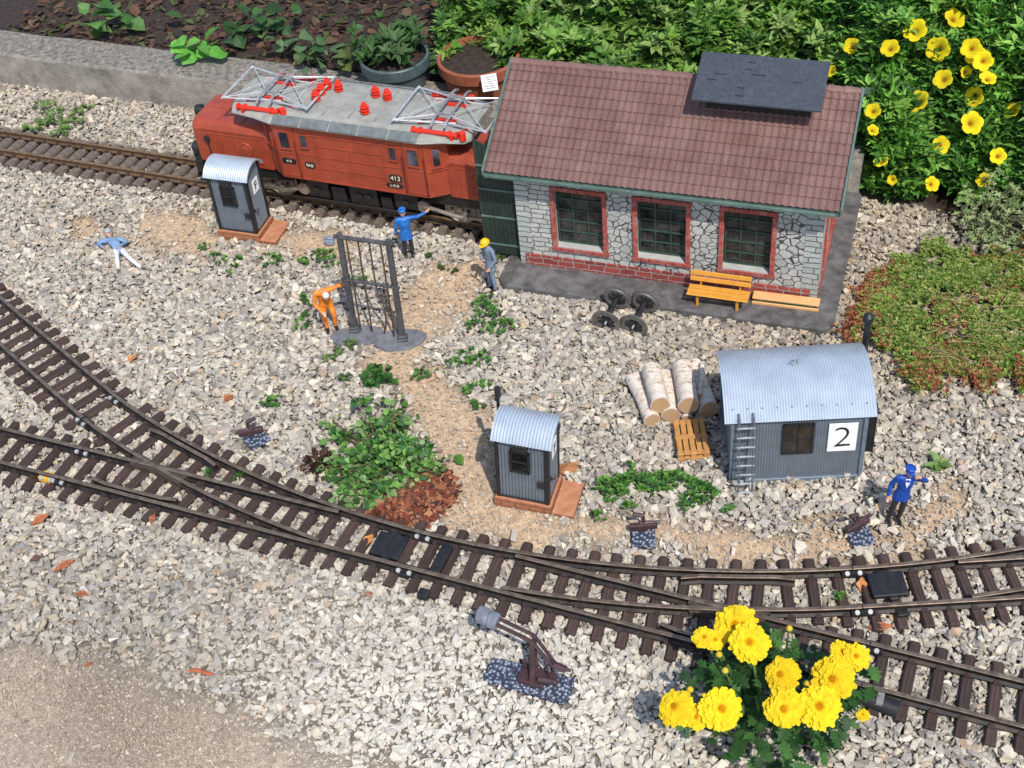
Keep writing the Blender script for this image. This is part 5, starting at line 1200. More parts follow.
b = MB(); a_, c_ = at(187, 672, .1), at(222, 675, .1); b.tube([a_+(c_-a_)*k+Vector((0, .03*math.sin(k*5), .03+.03*math.sin(k*7))) for k in np.linspace(0, 1, 8)], [.01, .03, .045, .04, .05, .04, .03, .012], 6); tag(b.build('twig', mat('red_twig', (.36, .09, .04), .7)), 'short red brown twig lying at the edge of the pale gravel', 'twig')
b = MB(); a_, c_ = at(222, 675, .1), at(262, 669, .1); b.tube([a_+(c_-a_)*k+Vector((0, .05*math.sin(k*6), .04+.02*math.sin(k*9))) for k in np.linspace(0, 1, 8)], .012, 5); tag(b.build('twig', mat('grey_twig', (.12, .10, .085), .8)), 'thin grey stick at the edge of the pale gravel', 'twig')
v, f_ = hull(22, np.random.default_rng(5)); b = MB(); b.add(v*np.array([.72, .55, .40]), f_); o = b.build('brown_stone', mat('brown_stone', (.33, .135, .055), .85, var=.35, scale=5, bump=.6, bscale=9)); o.location = at(569, 468, .12); tag(o, 'big rusty brown stone beside the step of the hut by the bark chips', 'stone')
b = MB(); b.lathe([(.12, 0), (.16, .16), (.17, .18), (.15, .2), (.12, .17), (.02, .15)], (0, 0, 0), 16); b.tube([(-.16, 0, .18), (-.1, 0, .3), (.1, 0, .3), (.16, 0, .18)], .015, 5); o = b.build('small_bucket', mat('bucket_blue_grey', (.22, .25, .31), .5, .2, var=.25)); o.location = at(329, 244, .03); o.rotation_euler = (.3, .25, 0); tag(o, 'small blue grey bucket lying in the sand behind the loading gauge', 'bucket')

# ------------------------------------------------------------------ people (figures), each body one continuous surface
m_skin = mat('skin', (.52, .27, .17), .55, var=.08, scale=9)
m_eye = mat('eye_dark', (.03, .02, .02), .3); m_lip = mat('lip', (.36, .12, .09), .5)
def capsule(b, p, q, r0, r1):
    p, q = Vector(p), Vector(q); b.sphere(p, r0, 10); b.sphere(q, r1, 10)
    if (q-p).length > 1e-4: b.cyl(p, q, r0, r1, 12)
def person(label, loc, rz, J, mats, scale=1.0, group='model figures about the yard', skirt=.0, pose_rot=(0, 0, 0), hat=None, tie=None, head_fwd=(0, -1, 0), hair=None):
    """J: joints in the figure's own frame, which faces -y; mats: upper, lower, shoes"""
    D = dict(pelvis=(0, 0, .93), chest=(0, 0, 1.28), neck=(0, 0, 1.47), head=(0, -.015, 1.62), ls=(.19, 0, 1.41), rs=(-.19, 0, 1.41), le=(.26, .02, 1.13), re=(-.26, .02, 1.13), lw=(.28, -.06, .88), rw=(-.28, -.06, .88),
             lh=(.09, 0, .90), rh=(-.09, 0, .90), lk=(.10, -.02, .49), rk=(-.10, -.02, .49), la=(.11, .02, .09), ra=(-.11, .02, .09), lt=(.13, -.17, .045), rt=(-.13, -.17, .045), lhd=None, rhd=None)
    D.update(J); D = {k: (Vector(v) if v is not None else None) for k, v in D.items()}
    b = MB(); seg = []
    def bone(p, q, r0, r1, mi): capsule(b, p, q, r0, r1); seg.append((Vector(p), Vector(q), r0, r1, mi))
    # torso: oval sections from hips to shoulders
    ax = (D['neck']-D['pelvis']).normalized(); side = (D['ls']-D['rs']).normalized(); fw = ax.cross(side).normalized()
    hem = D['pelvis']-ax*(.12+skirt)
    secs = [(hem, .165+.03*(skirt > 0), .115+.02*(skirt > 0)), (D['pelvis'], .170, .118), (D['pelvis']*.6+D['chest']*.4, .150, .105), (D['chest'], .180, .120), (D['chest']*.35+D['neck']*.65, .175, .100), (D['neck']-ax*.02, .085, .070)]
    b.loft([[c+side*(w_*math.cos(a))+fw*(d_*math.sin(a)) for a in np.linspace(0, 2*math.pi, 18, endpoint=False)] for c, w_, d_ in secs])
    seg.append((hem+ax*.06, D['chest'], .13, .14, 0)); seg.append((D['chest'], D['neck']-ax*.06, .13, .12, 0))
    bone(D['ls']-side*.05, D['rs']+side*.05, .075, .075, 0)
    bone(D['neck']-ax*.05, D['head']-Vector((0, 0, .03)), .056, .054, 3)
    hd = D['head']; hf = Vector(head_fwd).normalized(); hu = (Vector((0, 0, 1))-hf*hf.z).normalized() if abs(hf.z) < .95 else Vector((0, -1, 0)); hs = hf.cross(hu)
    Mh = Matrix((hs, hf, hu)).transposed()
    b.sphere(hd, (.082, .100, .122), 16, M=Mh.to_4x4()); b.sphere(hd+hf*.030-hu*.065, (.055, .055, .055), 10, M=Mh.to_4x4())
    seg.append((hd-hu*.03, hd+hu*.03, .10, .10, 3))
    b.add([hd+hf*.095+hs*.014-hu*.028, hd+hf*.095-hs*.014-hu*.028, hd+hf*.128-hu*.026, hd+hf*.096+hu*.018, hd+hf*.08], [(0, 2, 1), (0, 3, 2), (1, 2, 3), (0, 1, 4), (0, 4, 3), (1, 3, 4)])
    for s_ in (-1, 1): b.sphere(hd+hs*s_*.084-hf*.005, (.014, .028, .036), 8, M=Mh.to_4x4())
    for s_ in 'lr':
        bone(D[s_+'s'], D[s_+'e'], .066, .052, 0); bone(D[s_+'e'], D[s_+'w'], .052, .040, 0)
        bone(D[s_+'h'], D[s_+'k'], .094, .066, 1); bone(D[s_+'k'], D[s_+'a'], .066, .050, 1)
        an, to = D[s_+'a'], D[s_+'t']; back = (an-to); back.z = 0; back = back.normalized()
        bone(an+back*.045-Vector((0, 0, .035)), to, .050, .042, 2)
        # hand: palm, four fingers of different length with a bend, thumb off the side
        fa_ = (D[s_+'w']-D[s_+'e']).normalized() if D[s_+'hd'] is None else D[s_+'hd'].normalized(); w = D[s_+'w']; sd = fa_.cross(Vector((0, -1, .2))).normalized(); nm = sd.cross(fa_).normalized()
        bone(w, w+fa_*.035, .034, .034, 3)
        b.sphere(w+fa_*.075, (.042, .022, .052), 10, M=Matrix((sd, nm, fa_)).transposed().to_4x4()); seg.append((w+fa_*.05, w+fa_*.11, .04, .04, 3))
        for k, ln in enumerate((.062, .074, .070, .054)):
            o_ = sd*(-.030+.020*k); p_ = w+fa_*.11+o_; q_ = p_+fa_*ln*.5+nm*.004; e_ = q_+fa_*ln*.42+nm*.022; bone(p_, q_, .0125, .0115, 3); bone(q_, e_, .0115, .010, 3)
        p_ = w+fa_*.055-sd*.036; q_ = p_-sd*.026+fa_*.030; bone(p_, q_, .0135, .0125, 3); bone(q_, q_+fa_*.034+nm*.012, .012, .011, 3)
    raw = b.build('person_raw', mats[0]); md_ = raw.modifiers.new('r', 'REMESH'); md_.mode = 'VOXEL'; md_.voxel_size = .0135; sm_ = raw.modifiers.new('s', 'SMOOTH'); sm_.factor = .5; sm_.iterations = 4
    dg = bpy.context.evaluated_depsgraph_get(); dg.update(); me = bpy.data.meshes.new_from_object(raw.evaluated_get(dg)); me.name = 'person'; bpy.data.objects.remove(raw)
    me.materials.clear()
    for x in list(mats)+[m_skin, m_eye, m_lip]: me.materials.append(x)
    nP = len(me.polygons); cen = np.empty(nP*3); me.polygons.foreach_get('center', cen); cen = cen.reshape(-1, 3); best = np.full(nP, 9e9); mi = np.zeros(nP, int)
    for p_, q_, r0, r1, m_i in seg:
        p_, q_ = np.array(p_), np.array(q_); d_ = q_-p_; l2 = d_@d_+1e-9; t_ = np.clip(((cen-p_)@d_)/l2, 0, 1); dist = np.linalg.norm(cen-p_-t_[:, None]*d_, axis=1)-(r0+(r1-r0)*t_); k = dist < best; best[k] = dist[k]; mi[k] = m_i
    # coat skirt over the thighs
    if skirt > 0: rel = (cen-np.array(hem))@np.array(ax); rad = np.linalg.norm(cen-np.array(hem)-rel[:, None]*np.array(ax)[None], axis=1); mi[(rel > 0) & (rel < .5) & (mi == 1) & (rad > .118)] = 0
    for s_ in (-1, 1):
        e_ = np.array(hd+hf*.088+hs*s_*.032+hu*.012); mi[(np.linalg.norm(cen-e_, axis=1) < .017)] = 4
    mi[np.linalg.norm((cen-np.array(hd+hf*.090-hu*.066))@np.array(Mh)*np.array([.55, 1, 1.6])[None], axis=1) < .018] = 5
    me.polygons.foreach_set('material_index', mi); me.polygons.foreach_set('use_smooth', [True]*nP); me.update()
    t = thing('person', label, 'person', loc, (pose_rot[0], pose_rot[1], rz), group); t.scale = (scale,)*3
    body = link_mesh('body', me, t)
    Mw = Matrix.Translation(hd)@Mh.to_4x4()
    if hat:
        kind, hm = hat; h_ = MB()
        if kind == 'cap':
            h_.loft([[Mw@Vector((r_*math.cos(a), r_*1.15*math.sin(a), z)) for a in np.linspace(0, 2*math.pi, 18, endpoint=False)] for r_, z in ((.092, .040), (.095, .075), (.118, .115), (.10, .135), (.02, .142))])
            h_.loft([[Mw@Vector((.085*math.cos(a), .075+.075*math.sin(a)*(1 if math.sin(a) > 0 else .1), .045-.03*max(0, math.sin(a))+dz)) for a in np.linspace(0, 2*math.pi, 16, endpoint=False)] for dz in (0, .012)])
        else:
            h_.loft([[Mw@Vector((.112*r_*math.cos(a), .130*r_*math.sin(a), z)) for a in np.linspace(0, 2*math.pi, 20, endpoint=False)] for r_, z in ((1.0, .03), (1.0, .05), (.96, .085), (.8, .125), (.45, .152), (.05, .16))])
            h_.loft([[Mw@Vector((.125*math.cos(a), (.142+.05*max(0, math.sin(a)))*math.sin(a), .03+dz)) for a in np.linspace(0, 2*math.pi, 20, endpoint=False)] for dz in (-.006, .006)])
        h_.build('cap' if kind == 'cap' else 'hard_hat', hm, t, smooth=True)
    if hair:
        h_ = MB(); h_.sphere(hd-hf*.018+hu*.022, (.088, .096, .108), 14, M=Mh.to_4x4()); h_.build('hair', hair, t, smooth=True)
    if tie:
        c_ = D['chest']; T_ = MB(); base = D['neck']+fw*.075-ax*.02
        fr_ = -fw if fw.dot(Vector((0, -1, 0))) < 0 else fw
        p0_ = D['neck']-ax*.035; T_.loft([[p0_+fr_*d_+side*w_*i-ax*z for i in (-1, 1)]+[p0_+fr_*(d_+.014)+side*w_*i-ax*z for i in (1, -1)] for d_, w_, z in ((.062, .05, -.01), (.098, .042, .09), (.118, .006, .2))]); T_.build('shirt_front', tie, t)
    return t
m_uni = mat('uniform_blue', (.006, .052, .29), .5, var=.3, scale=9, bump=.6, bscale=11); m_uni2 = mat('jacket_blue', (.012, .125, .43), .5, var=.3, scale=9, bump=.6, bscale=11)
m_trs = mat('trousers_black', (.022, .018, .019), .6, var=.2); m_shoe = mat('shoes_black', (.012, .011, .011), .35)
m_whitesh = mat('shirt_white', (.66, .66, .66), .7)
g_ = at(893, 520, .08)
person('man in a blue uniform and peaked cap saluting beside the hut marked 2', (g_.x, g_.y, .07), -.12, dict(le=(.42, -.02, 1.36), lw=(.24, -.13, 1.56), lhd=(-.8, -.1, .35), re=(-.29, .03, 1.16), rw=(-.31, -.07, .92)), (m_uni, m_trs, m_shoe), .98, skirt=.06, hat=('cap', m_uni), tie=m_whitesh, head_fwd=(.1, -1, .1), pose_rot=(0, .10, 0))
g_ = at(410, 257, .06)
person('man in a bright blue coat seen from behind, raising one arm at the locomotive', (g_.x, g_.y, .06), math.pi+.1, dict(le=(-0.26, .02, 1.13) if False else (.28, .0, 1.15), re=(-.42, -.06, 1.36), rw=(-.67, -.14, 1.40), rhd=(-.75, -.2, .35)), (m_uni2, m_trs, m_shoe), .95, skirt=.12, hat=('cap', m_uni2), head_fwd=(-.25, -1, .05))
g_ = at(493, 289, .06)
person('man in a grey suit and yellow hard hat standing at the shed corner', (g_.x, g_.y, .06), -1.05, dict(head=(0, -.07, 1.60), neck=(0, -.02, 1.46), le=(.27, .02, 1.14), lw=(.21, -.12, .95), re=(-.27, .02, 1.14), rw=(-.21, -.12, .95)), (mat('suit_grey_blue', (.155, .20, .27), .7, var=.2), mat('trousers_grey_blue', (.17, .22, .30), .7, var=.2), m_shoe), 1.0, skirt=.10, hat=('hard', mat('helmet_yellow', (.74, .46, .012), .35, var=.08)), head_fwd=(.1, -1, -.35))
g_ = at(332, 329, .06); m_or = mat('overalls_orange', (.66, .19, .018), .6, var=.3, scale=9, bump=.6, bscale=11)
person('worker in orange overalls bending forward with one hand on the loading gauge', (g_.x, g_.y, .06), .25, dict(pelvis=(0, .08, .80), chest=(0, .03, 1.12), neck=(.0, -.07, 1.27), head=(.03, -.20, 1.20), ls=(.19, -.03, 1.25), rs=(-.19, -.03, 1.23), le=(.42, -.02, 1.27), lw=(.64, .03, 1.24), lhd=(.9, .1, .05), re=(-.28, -.06, .97), rw=(-.17, -.20, .78), lh=(.09, .10, .78), rh=(-.09, .10, .78), lk=(.13, -.04, .44), rk=(-.12, -.02, .44)), (m_or, m_or, m_shoe), 1.08, hair=mat('hair_white', (.55, .55, .56), .8), tie=None, head_fwd=(-.1, -.55, -.8))
g_ = at(118, 247, .16); m_jean = mat('trousers_white', (.62, .63, .66), .75, var=.12); m_denim = mat('shirt_denim', (.17, .27, .44), .7, var=.3, scale=7)
def lay(px, py, z): p_ = at(px, py, z); return (p_.x-g_.x, p_.y-g_.y, z-.0)
person('figure in a pale blue shirt and white trousers sprawled on its back in the gravel', (g_.x, g_.y, 0), 0, dict(pelvis=lay(119, 250, .20), chest=lay(114, 243, .27), neck=lay(111, 238, .30), head=lay(108.5, 233.5, .34), ls=lay(120.5, 239.5, .27), rs=lay(103, 241, .27), le=lay(127, 241.5, .19), lw=lay(119, 246.5, .32), re=lay(98, 243.5, .19), rw=lay(103, 247.5, .26), lh=lay(122, 250.5, .19), rh=lay(116, 250.5, .19), lk=lay(131, 259.5, .24), rk=lay(117.2, 260, .27), la=lay(141.5, 268, .17), ra=lay(118.5, 271, .16), lt=lay(144.5, 266, .30), rt=lay(117.5, 269, .32)), (m_denim, m_jean, mat('shoes_tan', (.32, .24, .17), .7)), 1.0, hat=('cap', mat('cap_grey', (.36, .38, .43), .7)), head_fwd=(.05, -.75, .65))
# ------------------------------------------------------------------ plants
m_leaf = attr_mat('leaf', .55, trans=.32, mottled=.22, bscale=9, spec=.35)
m_petal = attr_mat('petal', .8, trans=.35, mottled=.14, bscale=6, spec=.1)
m_stem = mat('stem_green', (.075, .13, .03), .6, var=.3); m_stemb = mat('stem_brown', (.10, .06, .035), .8, var=.3)
rp = np.random.default_rng(5)
def colmix(n, pal, j=.2):
    pal = np.array(pal); return pal[rp.integers(0, len(pal), n)]*rp.uniform(1-j, 1+j, (n, 1))
def leaves(name, pos, size, pal, protos, tilt=.6, parent=None, material=None, j=.22, label=None):
    n = len(pos); s = np.asarray(size)*rp.uniform(.7, 1.25, n); return scatter(name, protos, np.asarray(pos), rand_rots(n, tilt, rp), np.stack([s, s, s], 1), colmix(n, pal, j), material or m_leaf, parent)
GREEN = [(.035, .115, .018), (.05, .15, .025), (.025, .085, .018), (.075, .19, .035)]
# small weed patches in the gravel
clover = [rosette(rp.integers(4, 7), .7, .42, rp) for _ in range(6)]
def weed(spots, label, size=.105, pal=GREEN, h=.16, dens=1.0):
    c = at(*spots[0][:2]); t = thing('weed_patch', label, 'weeds', (c.x, c.y, 0), group='weeds in the gravel'); pts = []
    for px, py, r in spots:
        q = at(px, py, .1); n = max(7, int(r*r*150*dens)); rr_ = r*np.sqrt(rp.random(n))*rp.uniform(.6, 1.35, n); a = rp.random(n)*6.283; lump = np.maximum(0, 1-(rr_/r)**2)
        pts.append(np.stack([q.x+rr_*np.cos(a)*1.1-c.x, q.y+rr_*np.sin(a)*.85-c.y, .13+h*lump*rp.uniform(.3, 1.1, n)], 1))
    leaves('foliage', np.concatenate(pts), size, pal, clover, .4, t); return t
BR = [(.065, .18, .03), (.09, .225, .04), (.04, .125, .022), (.12, .25, .05)]
weed([(483, 308, .35), (490, 318, .40), (478, 328, .32), (500, 330, .4), (510, 326, .25), (487, 300, .2)], 'bright green weed patch in front of the man in the yellow hard hat', pal=BR)
weed([(468, 356, .25), (480, 362, .3), (455, 366, .28), (487, 356, .2)], 'green weed patch on the sand path, well in front of the hard hat man', pal=BR)
weed([(428, 374, .30), (420, 378, .2)], 'small green weed patch at the bend of the sand path', pal=BR)
weed([(377, 374, .3), (383, 382, .3), (370, 386, .2)], 'green weed clump standing just behind the shrub', .17)
weed([(320, 258, .35), (332, 263, .3), (308, 262, .25)], 'green weed patch in the gravel just behind the loading gauge', pal=BR)
weed([(275, 262, .28), (268, 258, .15)], 'small weed tuft between the locomotive side hut and the loading gauge', pal=BR)
weed([(347, 280, .2), (352, 286, .25), (364, 282, .18)], 'weeds growing inside the loading gauge frame', pal=BR)
weed([(306, 307, .22), (298, 326, .26), (307, 318, .15), (303, 300, .12)], 'weed tufts in front of the orange worker on his gravel side', pal=BR)
weed([(206, 248, .24), (222, 262, .2), (232, 270, .25), (240, 260, .14), (215, 257, .12)], 'scattered weeds in front of the hut by the locomotive', pal=BR, h=.1)
weed([(272, 402, .24), (268, 406, .15)], 'lone weed tuft behind the solitary switch lever', pal=BR)
weed([(605, 488, .3), (620, 486, .3), (632, 483, .28), (648, 484, .3), (662, 482, .28), (675, 480, .25), (615, 494, .28), (655, 490, .25), (690, 484, .2), (700, 492, .3), (708, 498, .25), (692, 502, .22), (600, 518, .18), (630, 508, .16), (685, 510, .16), (628, 470, .14)], 'long green weed mat in the gravel behind a small switch lever', pal=BR, h=.22, dens=2.6)
weed([(730, 511, .14), (735, 470, .10)], 'tiny weed sprig between the green weed mat and the guard', pal=BR)
weed([(45, 108, .4), (58, 118, .6), (75, 126, .5), (40, 128, .5), (82, 112, .35), (62, 135, .4)], 'pale grassy weeds behind the track in front of the concrete wall', .16, [(.14, .24, .06), (.10, .2, .05), (.2, .27, .09)], .14, .5)
weed([(243, 477, .16), (210, 476, .08)], 'tiny bright weed growing between the turnout rails', pal=BR)
weed([(345, 352, .3), (333, 358, .2), (345, 378, .2), (352, 345, .15)], 'sparse pale weeds on the gravel in front of the loading gauge footing', .13, [(.13, .2, .06), (.09, .16, .05)], .05, .45)
weed([(470, 392, .2), (483, 388, .2), (478, 408, .18)], 'weed tufts beside the black stove pipe of the hut near the shrub', pal=BR)
weed([(826, 575, .12), (840, 598, .1)], 'two tiny weeds sprouting between the rails before the black motor cover', pal=[(.12, .26, .05), (.1, .22, .04)])
weed([(503, 258, .12), (440, 268, .12), (452, 272, .14), (430, 256, .1)], 'mossy specks in the gravel between the two standing men by the locomotive', .1, [(.09, .12, .03), (.07, .11, .03)], .03, .7)
lance = [rosette(5, .55, .22, rp) for _ in range(5)]
t = thing('leafy_weed', 'single leafy weed with long pale leaves in the gravel near the saluting guard', 'weed', at(937, 468, .05)); leaves('foliage', [(0, 0, .1), (.05, .1, .14), (-.1, -.12, .08), (.12, -.1, .06), (.02, .3, .06)], [.34, .26, .24, .24, .18], [(.22, .32, .09), (.16, .26, .07)], lance, .15, t)

# leafy shrub with bark mulch
oval = [leaf(.50, .10, .2, 1.0) for _ in range(2)]
c = at(385, 468, 0); t = thing('shrub', 'leafy green shrub growing out of the red bark chips', 'shrub', (c.x, c.y, 0))
pts = []; st = MB()
for px, py, z, r, n in ((385, 455, .50, .62, 230), (352, 462, .40, .5, 120), (412, 452, .48, .52, 130), (375, 428, .55, .5, 100), (400, 420, .45, .45, 70), (345, 435, .35, .4, 45), (415, 470, .3, .45, 80), (365, 482, .28, .45, 80), (390, 486, .25, .32, 45), (340, 482, .2, .3, 25), (430, 463, .35, .3, 30), (362, 405, .45, .32, 26), (330, 425, .3, .2, 10), (395, 400, .35, .3, 16), (440, 468, .4, .18, 10), (345, 498, .22, .36, 40), (372, 500, .25, .3, 40), (330, 470, .25, .3, 25), (385, 445, .75, .45, 90)):
    q = at(px, py, z); d_ = rp.normal(size=(n, 3)); d_ /= np.linalg.norm(d_, axis=1)[:, None]; d_ = d_*(rp.random(n)**.45)[:, None]*r*np.array([1.05, .9, .6]); pts.append(np.stack([q.x-c.x+d_[:, 0], q.y-c.y+d_[:, 1], np.maximum(.05, q.z+d_[:, 2])], 1))
    for k in range(3): e_ = Vector((q.x-c.x, q.y-c.y, q.z))+Vector(rp.normal(size=3)*r*.4); st.tube([(0, 0, -.05), e_*.5+Vector((0, 0, .15)), e_], [.03, .022, .012], 5)
st.build('stem', m_stemb, t); pts = np.concatenate(pts)
leaves('foliage', np.concatenate([pts[::1][rp.random(len(pts)) < .8], pts[::4]+rp.normal(0, .12, pts[::4].shape)*np.array([1, 1, .5])]), .18, [(.08, .21, .035), (.13, .29, .05), (.04, .12, .024), (.18, .33, .08), (.22, .34, .13), (.06, .16, .05)], oval, 1.0, t, j=.4)
c2 = at(322, 468, 0); t2 = thing('dead_plant', 'small withered dark brown plant on the gravel side of the shrub', 'plant', (c2.x, c2.y, 0))
leaves('foliage', np.stack([rp.normal(0, .22, 130), rp.normal(0, .2, 130), rp.uniform(.05, .35, 130)], 1), .15, [(.055, .022, .014), (.09, .04, .02), (.03, .014, .01)], oval, 1.0, t2)
cs = at(455, 462, 0); ts = thing('seedling', 'tiny two leaved seedling standing alone in the sand beside the shrub', 'seedling', (cs.x, cs.y, 0)); b = MB(); b.tube([(0, 0, 0), (.02, -.02, .25)], .012, 5); b.build('stem', m_stem, ts); leaves('foliage', [(.02, -.02, .25), (.02, -.02, .25)], [.32, .3], [(.09, .22, .03)], oval, .5, ts)
n = 1500; chips = []
chip = [(np.array([[-.5, -.14, 0], [.5, -.1, .02], [.45, .12, .0], [-.42, .16, .03], [-.5, -.14, .06], [.5, -.1, .07], [.45, .12, .06], [-.42, .16, .08]])*np.array([k, 1.3, 1]), [[3, 2, 1, 0], [4, 5, 6, 7], [0, 1, 5, 4], [1, 2, 6, 5], [2, 3, 7, 6], [3, 0, 4, 7]]) for k in (1, .7, .85)]
cc = [(418, 504, .66, .30), (395, 508, .5, .2), (436, 495, .5, .2), (375, 510, .35, .08), (430, 482, .5, .2), (410, 520, .4, .1)]
P_ = []
for px, py, r, h in cc:
    q = at(px, py, .05); k = int(620*r*r); a = rp.random(k)*6.283; rr_ = r*np.sqrt(rp.random(k)); P_.append(np.stack([q.x+rr_*np.cos(a)*1.15, q.y+rr_*np.sin(a)*.8, .05+h*(1-(rr_/r)**2)*rp.uniform(.7, 1.05, k)], 1))
P_ = np.concatenate(P_); n = len(P_); s = rp.uniform(.18, .46, n)
o = scatter('bark_mulch', chip, P_, rand_rots(n, .6, rp), np.stack([s, s*rp.uniform(.5, 1.1, n), s], 1), colmix(n, [(.20, .056, .028), (.14, .04, .022), (.27, .095, .045), (.075, .024, .016), (.31, .14, .075), (.11, .05, .035)], .2), attr_mat('bark_chip', .8, mottled=.3, bscale=18, bump=.3)); tag(o, 'red brown bark chips heaped under the shrub', 'bark chips', kind='stuff')

# low stonecrop mat beside the shed
n = 46000; px = rp.uniform(818, 1040, n); py = rp.uniform(238, 400, n)
xy = np.array([[1, 1]]); poly = [(850, 305), (862, 285), (885, 276), (910, 264), (955, 257), (1010, 258), (1040, 258), (1040, 385), (1000, 388), (965, 380), (940, 390), (915, 378), (890, 352), (868, 335), (845, 330)]
def inside(px, py, poly):
    r_ = np.zeros(len(px), bool); k = len(poly)
    for i in range(k):
        (x0, y0), (x1, y1) = poly[i], poly[(i+1) % k]; c_ = ((y0 > py) != (y1 > py)) & (px < (x1-x0)*(py-y0)/(y1-y0+1e-9)+x0); r_ ^= c_
    return r_
px2 = px+(noise2(px, py, 14, 61)-.5)*34+rp.normal(0, 5, n); py2 = py+(noise2(px, py, 14, 62)-.5)*30+rp.normal(0, 5, n); k = inside(px2, py2, poly); px, py = px[k], py[k]
G = np.array([at(a, b_, .05)[:] for a, b_ in zip(px, py)]); hmap = noise2(G[:, 0], G[:, 1], .8, 63)
dens = noise2(G[:, 0], G[:, 1], .45, 64); k = rp.random(len(G)) < np.clip(dens*2.6-.45, .06, 1); G, hmap, px, py = G[k], hmap[k], px[k], py[k]
G[:, 2] = .08+(.06+.24*hmap)*rp.uniform(.35, 1.0, len(G))
redn = np.clip(noise2(G[:, 0], G[:, 1], 1.1, 65)*1.9-.75, 0, 1); edge = np.clip((900-px)/70, 0, 1)*.75+np.clip((py-345)/40, 0, 1)*.5; redn = np.clip(redn*.5+edge, 0, 1)
colg = colmix(len(G), [(.24, .36, .06), (.17, .29, .045), (.31, .40, .09), (.10, .18, .035), (.40, .40, .14)], .25); colr = colmix(len(G), [(.36, .10, .055), (.44, .20, .08), (.27, .08, .045), (.42, .29, .11)], .25)
u = (rp.random(len(G)) < redn)[:, None]; colg = np.where(u, colr, colg); s = rp.uniform(.085, .14, len(G))
ros = [rosette(int(rp.integers(7, 10)), .95, .24, rp) for _ in range(6)]
o = scatter('stonecrop', ros, G, rand_rots(len(G), .45, rp), np.stack([s, s, s], 1), colg, m_leaf); tag(o, 'low green and red stonecrop mat spreading over the gravel', 'ground cover', kind='stuff')
n = 70; px = rp.uniform(930, 1020, n); py = rp.uniform(290, 365, n); G = np.array([at(a, b_, .35)[:] for a, b_ in zip(px, py)]); b = MB()
for q in G: d_ = Vector((rp.normal(0, .2), rp.normal(0, .2), .04)); b.tube([Vector(q)-d_, Vector(q)+Vector((0, 0, .05)), Vector(q)+d_], .008, 4)
o = b.build('dry_stalks', mat('dry_stalk', (.34, .24, .12), .8, var=.3)); tag(o, 'thin dry stalks lying in the stonecrop mat', 'stalks', kind='stuff')

# the big flowering bush beyond the shed
def mound(px, py, jit=0.0):
    """a rising mound of foliage: height grows away from the front edge of the bush"""
    front = np.interp(px, [660, 700, 800, 850, 870, 900, 940, 970, 1060], [70, 90, 110, 165, 195, 203, 192, 200, 215]); t_ = np.clip((front-py)/150, 0, 1.5)
    lump = (noise2(px, py, 26, 71)-.5)*.7; z = .15+3.3*t_**.8+lump*np.clip(t_*4, 0, 1)
    base = np.where(px < 852, np.maximum(z, 1.2+(90-py)/150*2.5), z)
    return np.array([at(a, b_, c_)[:] for a, b_, c_ in zip(px, py, base-jit)])
LG = [(.10, .27, .034), (.16, .36, .05), (.06, .175, .024), (.23, .43, .075), (.035, .10, .015)]
lancet = [rosette(int(rp.integers(6, 10)), .75, .20, rp) for _ in range(8)]
def rand_in(n, x0, x1, y0, yfun): px = rp.uniform(x0, x1, n); py = rp.uniform(-25, 215, n); k = py < yfun(px); return px[k], py[k]
fb = thing('flower_bush', 'big green bush dotted with yellow trumpet flowers beyond the shed', 'bush', at(930, 150, .1)); fo_ = np.array(fb.location)
yf = lambda x: np.interp(x, [818, 850, 870, 900, 940, 970, 1060], [120, 165, 193, 200, 188, 196, 210])
px, py = rand_in(6800, 816, 1060, -25, yf); q = mound(px, py, rp.random(len(px))**1.5*.75)-fo_
leaves('foliage', q, .44, LG, lancet, .55, fb, j=.35)
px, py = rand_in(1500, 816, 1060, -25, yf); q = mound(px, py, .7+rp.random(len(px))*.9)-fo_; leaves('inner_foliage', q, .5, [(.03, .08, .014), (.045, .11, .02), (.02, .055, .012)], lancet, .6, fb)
b = MB()
for k in range(70):
    x_, y_ = rp.uniform(850, 1040), rp.uniform(20, 180); e_ = Vector(mound(np.array([x_]), np.array([y_]), .2)[0]-fo_); b.tube([Vector((e_.x*.6, e_.y*.8+.8, -.1)), e_*.7+Vector((0, .3, .2)), e_], [.035, .025, .012], 5)
b.build('stem', m_stem, fb)
def trumpet(rad):
    """five broad lobes flaring from a throat; returns verts, faces, colours"""
    V = []; C = []; nA, nR = 30, 6
    for i in range(nR+1):
        t_ = i/nR
        for k in range(nA):
            a = 2*math.pi*k/nA; lob = .82+.18*abs(math.cos(2.5*a))**.6; r_ = rad*(.12+.88*t_)*(1 if t_ < .5 else (1+(lob-1)*(t_-.5)*2)); z_ = rad*(-.42*(1-t_)**1.4+.10*math.sin(t_*2.6)+.03*math.cos(10*a)*t_)
            V.append((r_*math.cos(a), r_*math.sin(a), z_)); thr = max(0, 1-t_*3.6); vein = .12*max(0, math.cos(5*a))*(1-t_)
            C.append(np.array([.88, .70, .02])*(1-thr)+np.array([.35, .12, .012])*thr-np.array([0, .25*vein, 0]))
    F_ = [(i*nA+k, i*nA+(k+1) % nA, (i+1)*nA+(k+1) % nA, (i+1)*nA+k) for i in range(nR) for k in range(nA)]+[tuple(range(nA-1, -1, -1))]
    return np.array(V), F_, np.array(C)
def place_flower(name, parent, q, nrm, V, F_, C, material, off):
    nrm = Vector(nrm).normalized(); rot = nrm.to_track_quat('Z', 'Y').to_matrix(); W_ = V@np.array(rot).T+np.array(q)-off
    fl = np.concatenate([np.array(f) for f in F_]); ct = [len(f) for f in F_]; return fast_mesh(name, W_, fl, ct, material, C, parent, True)
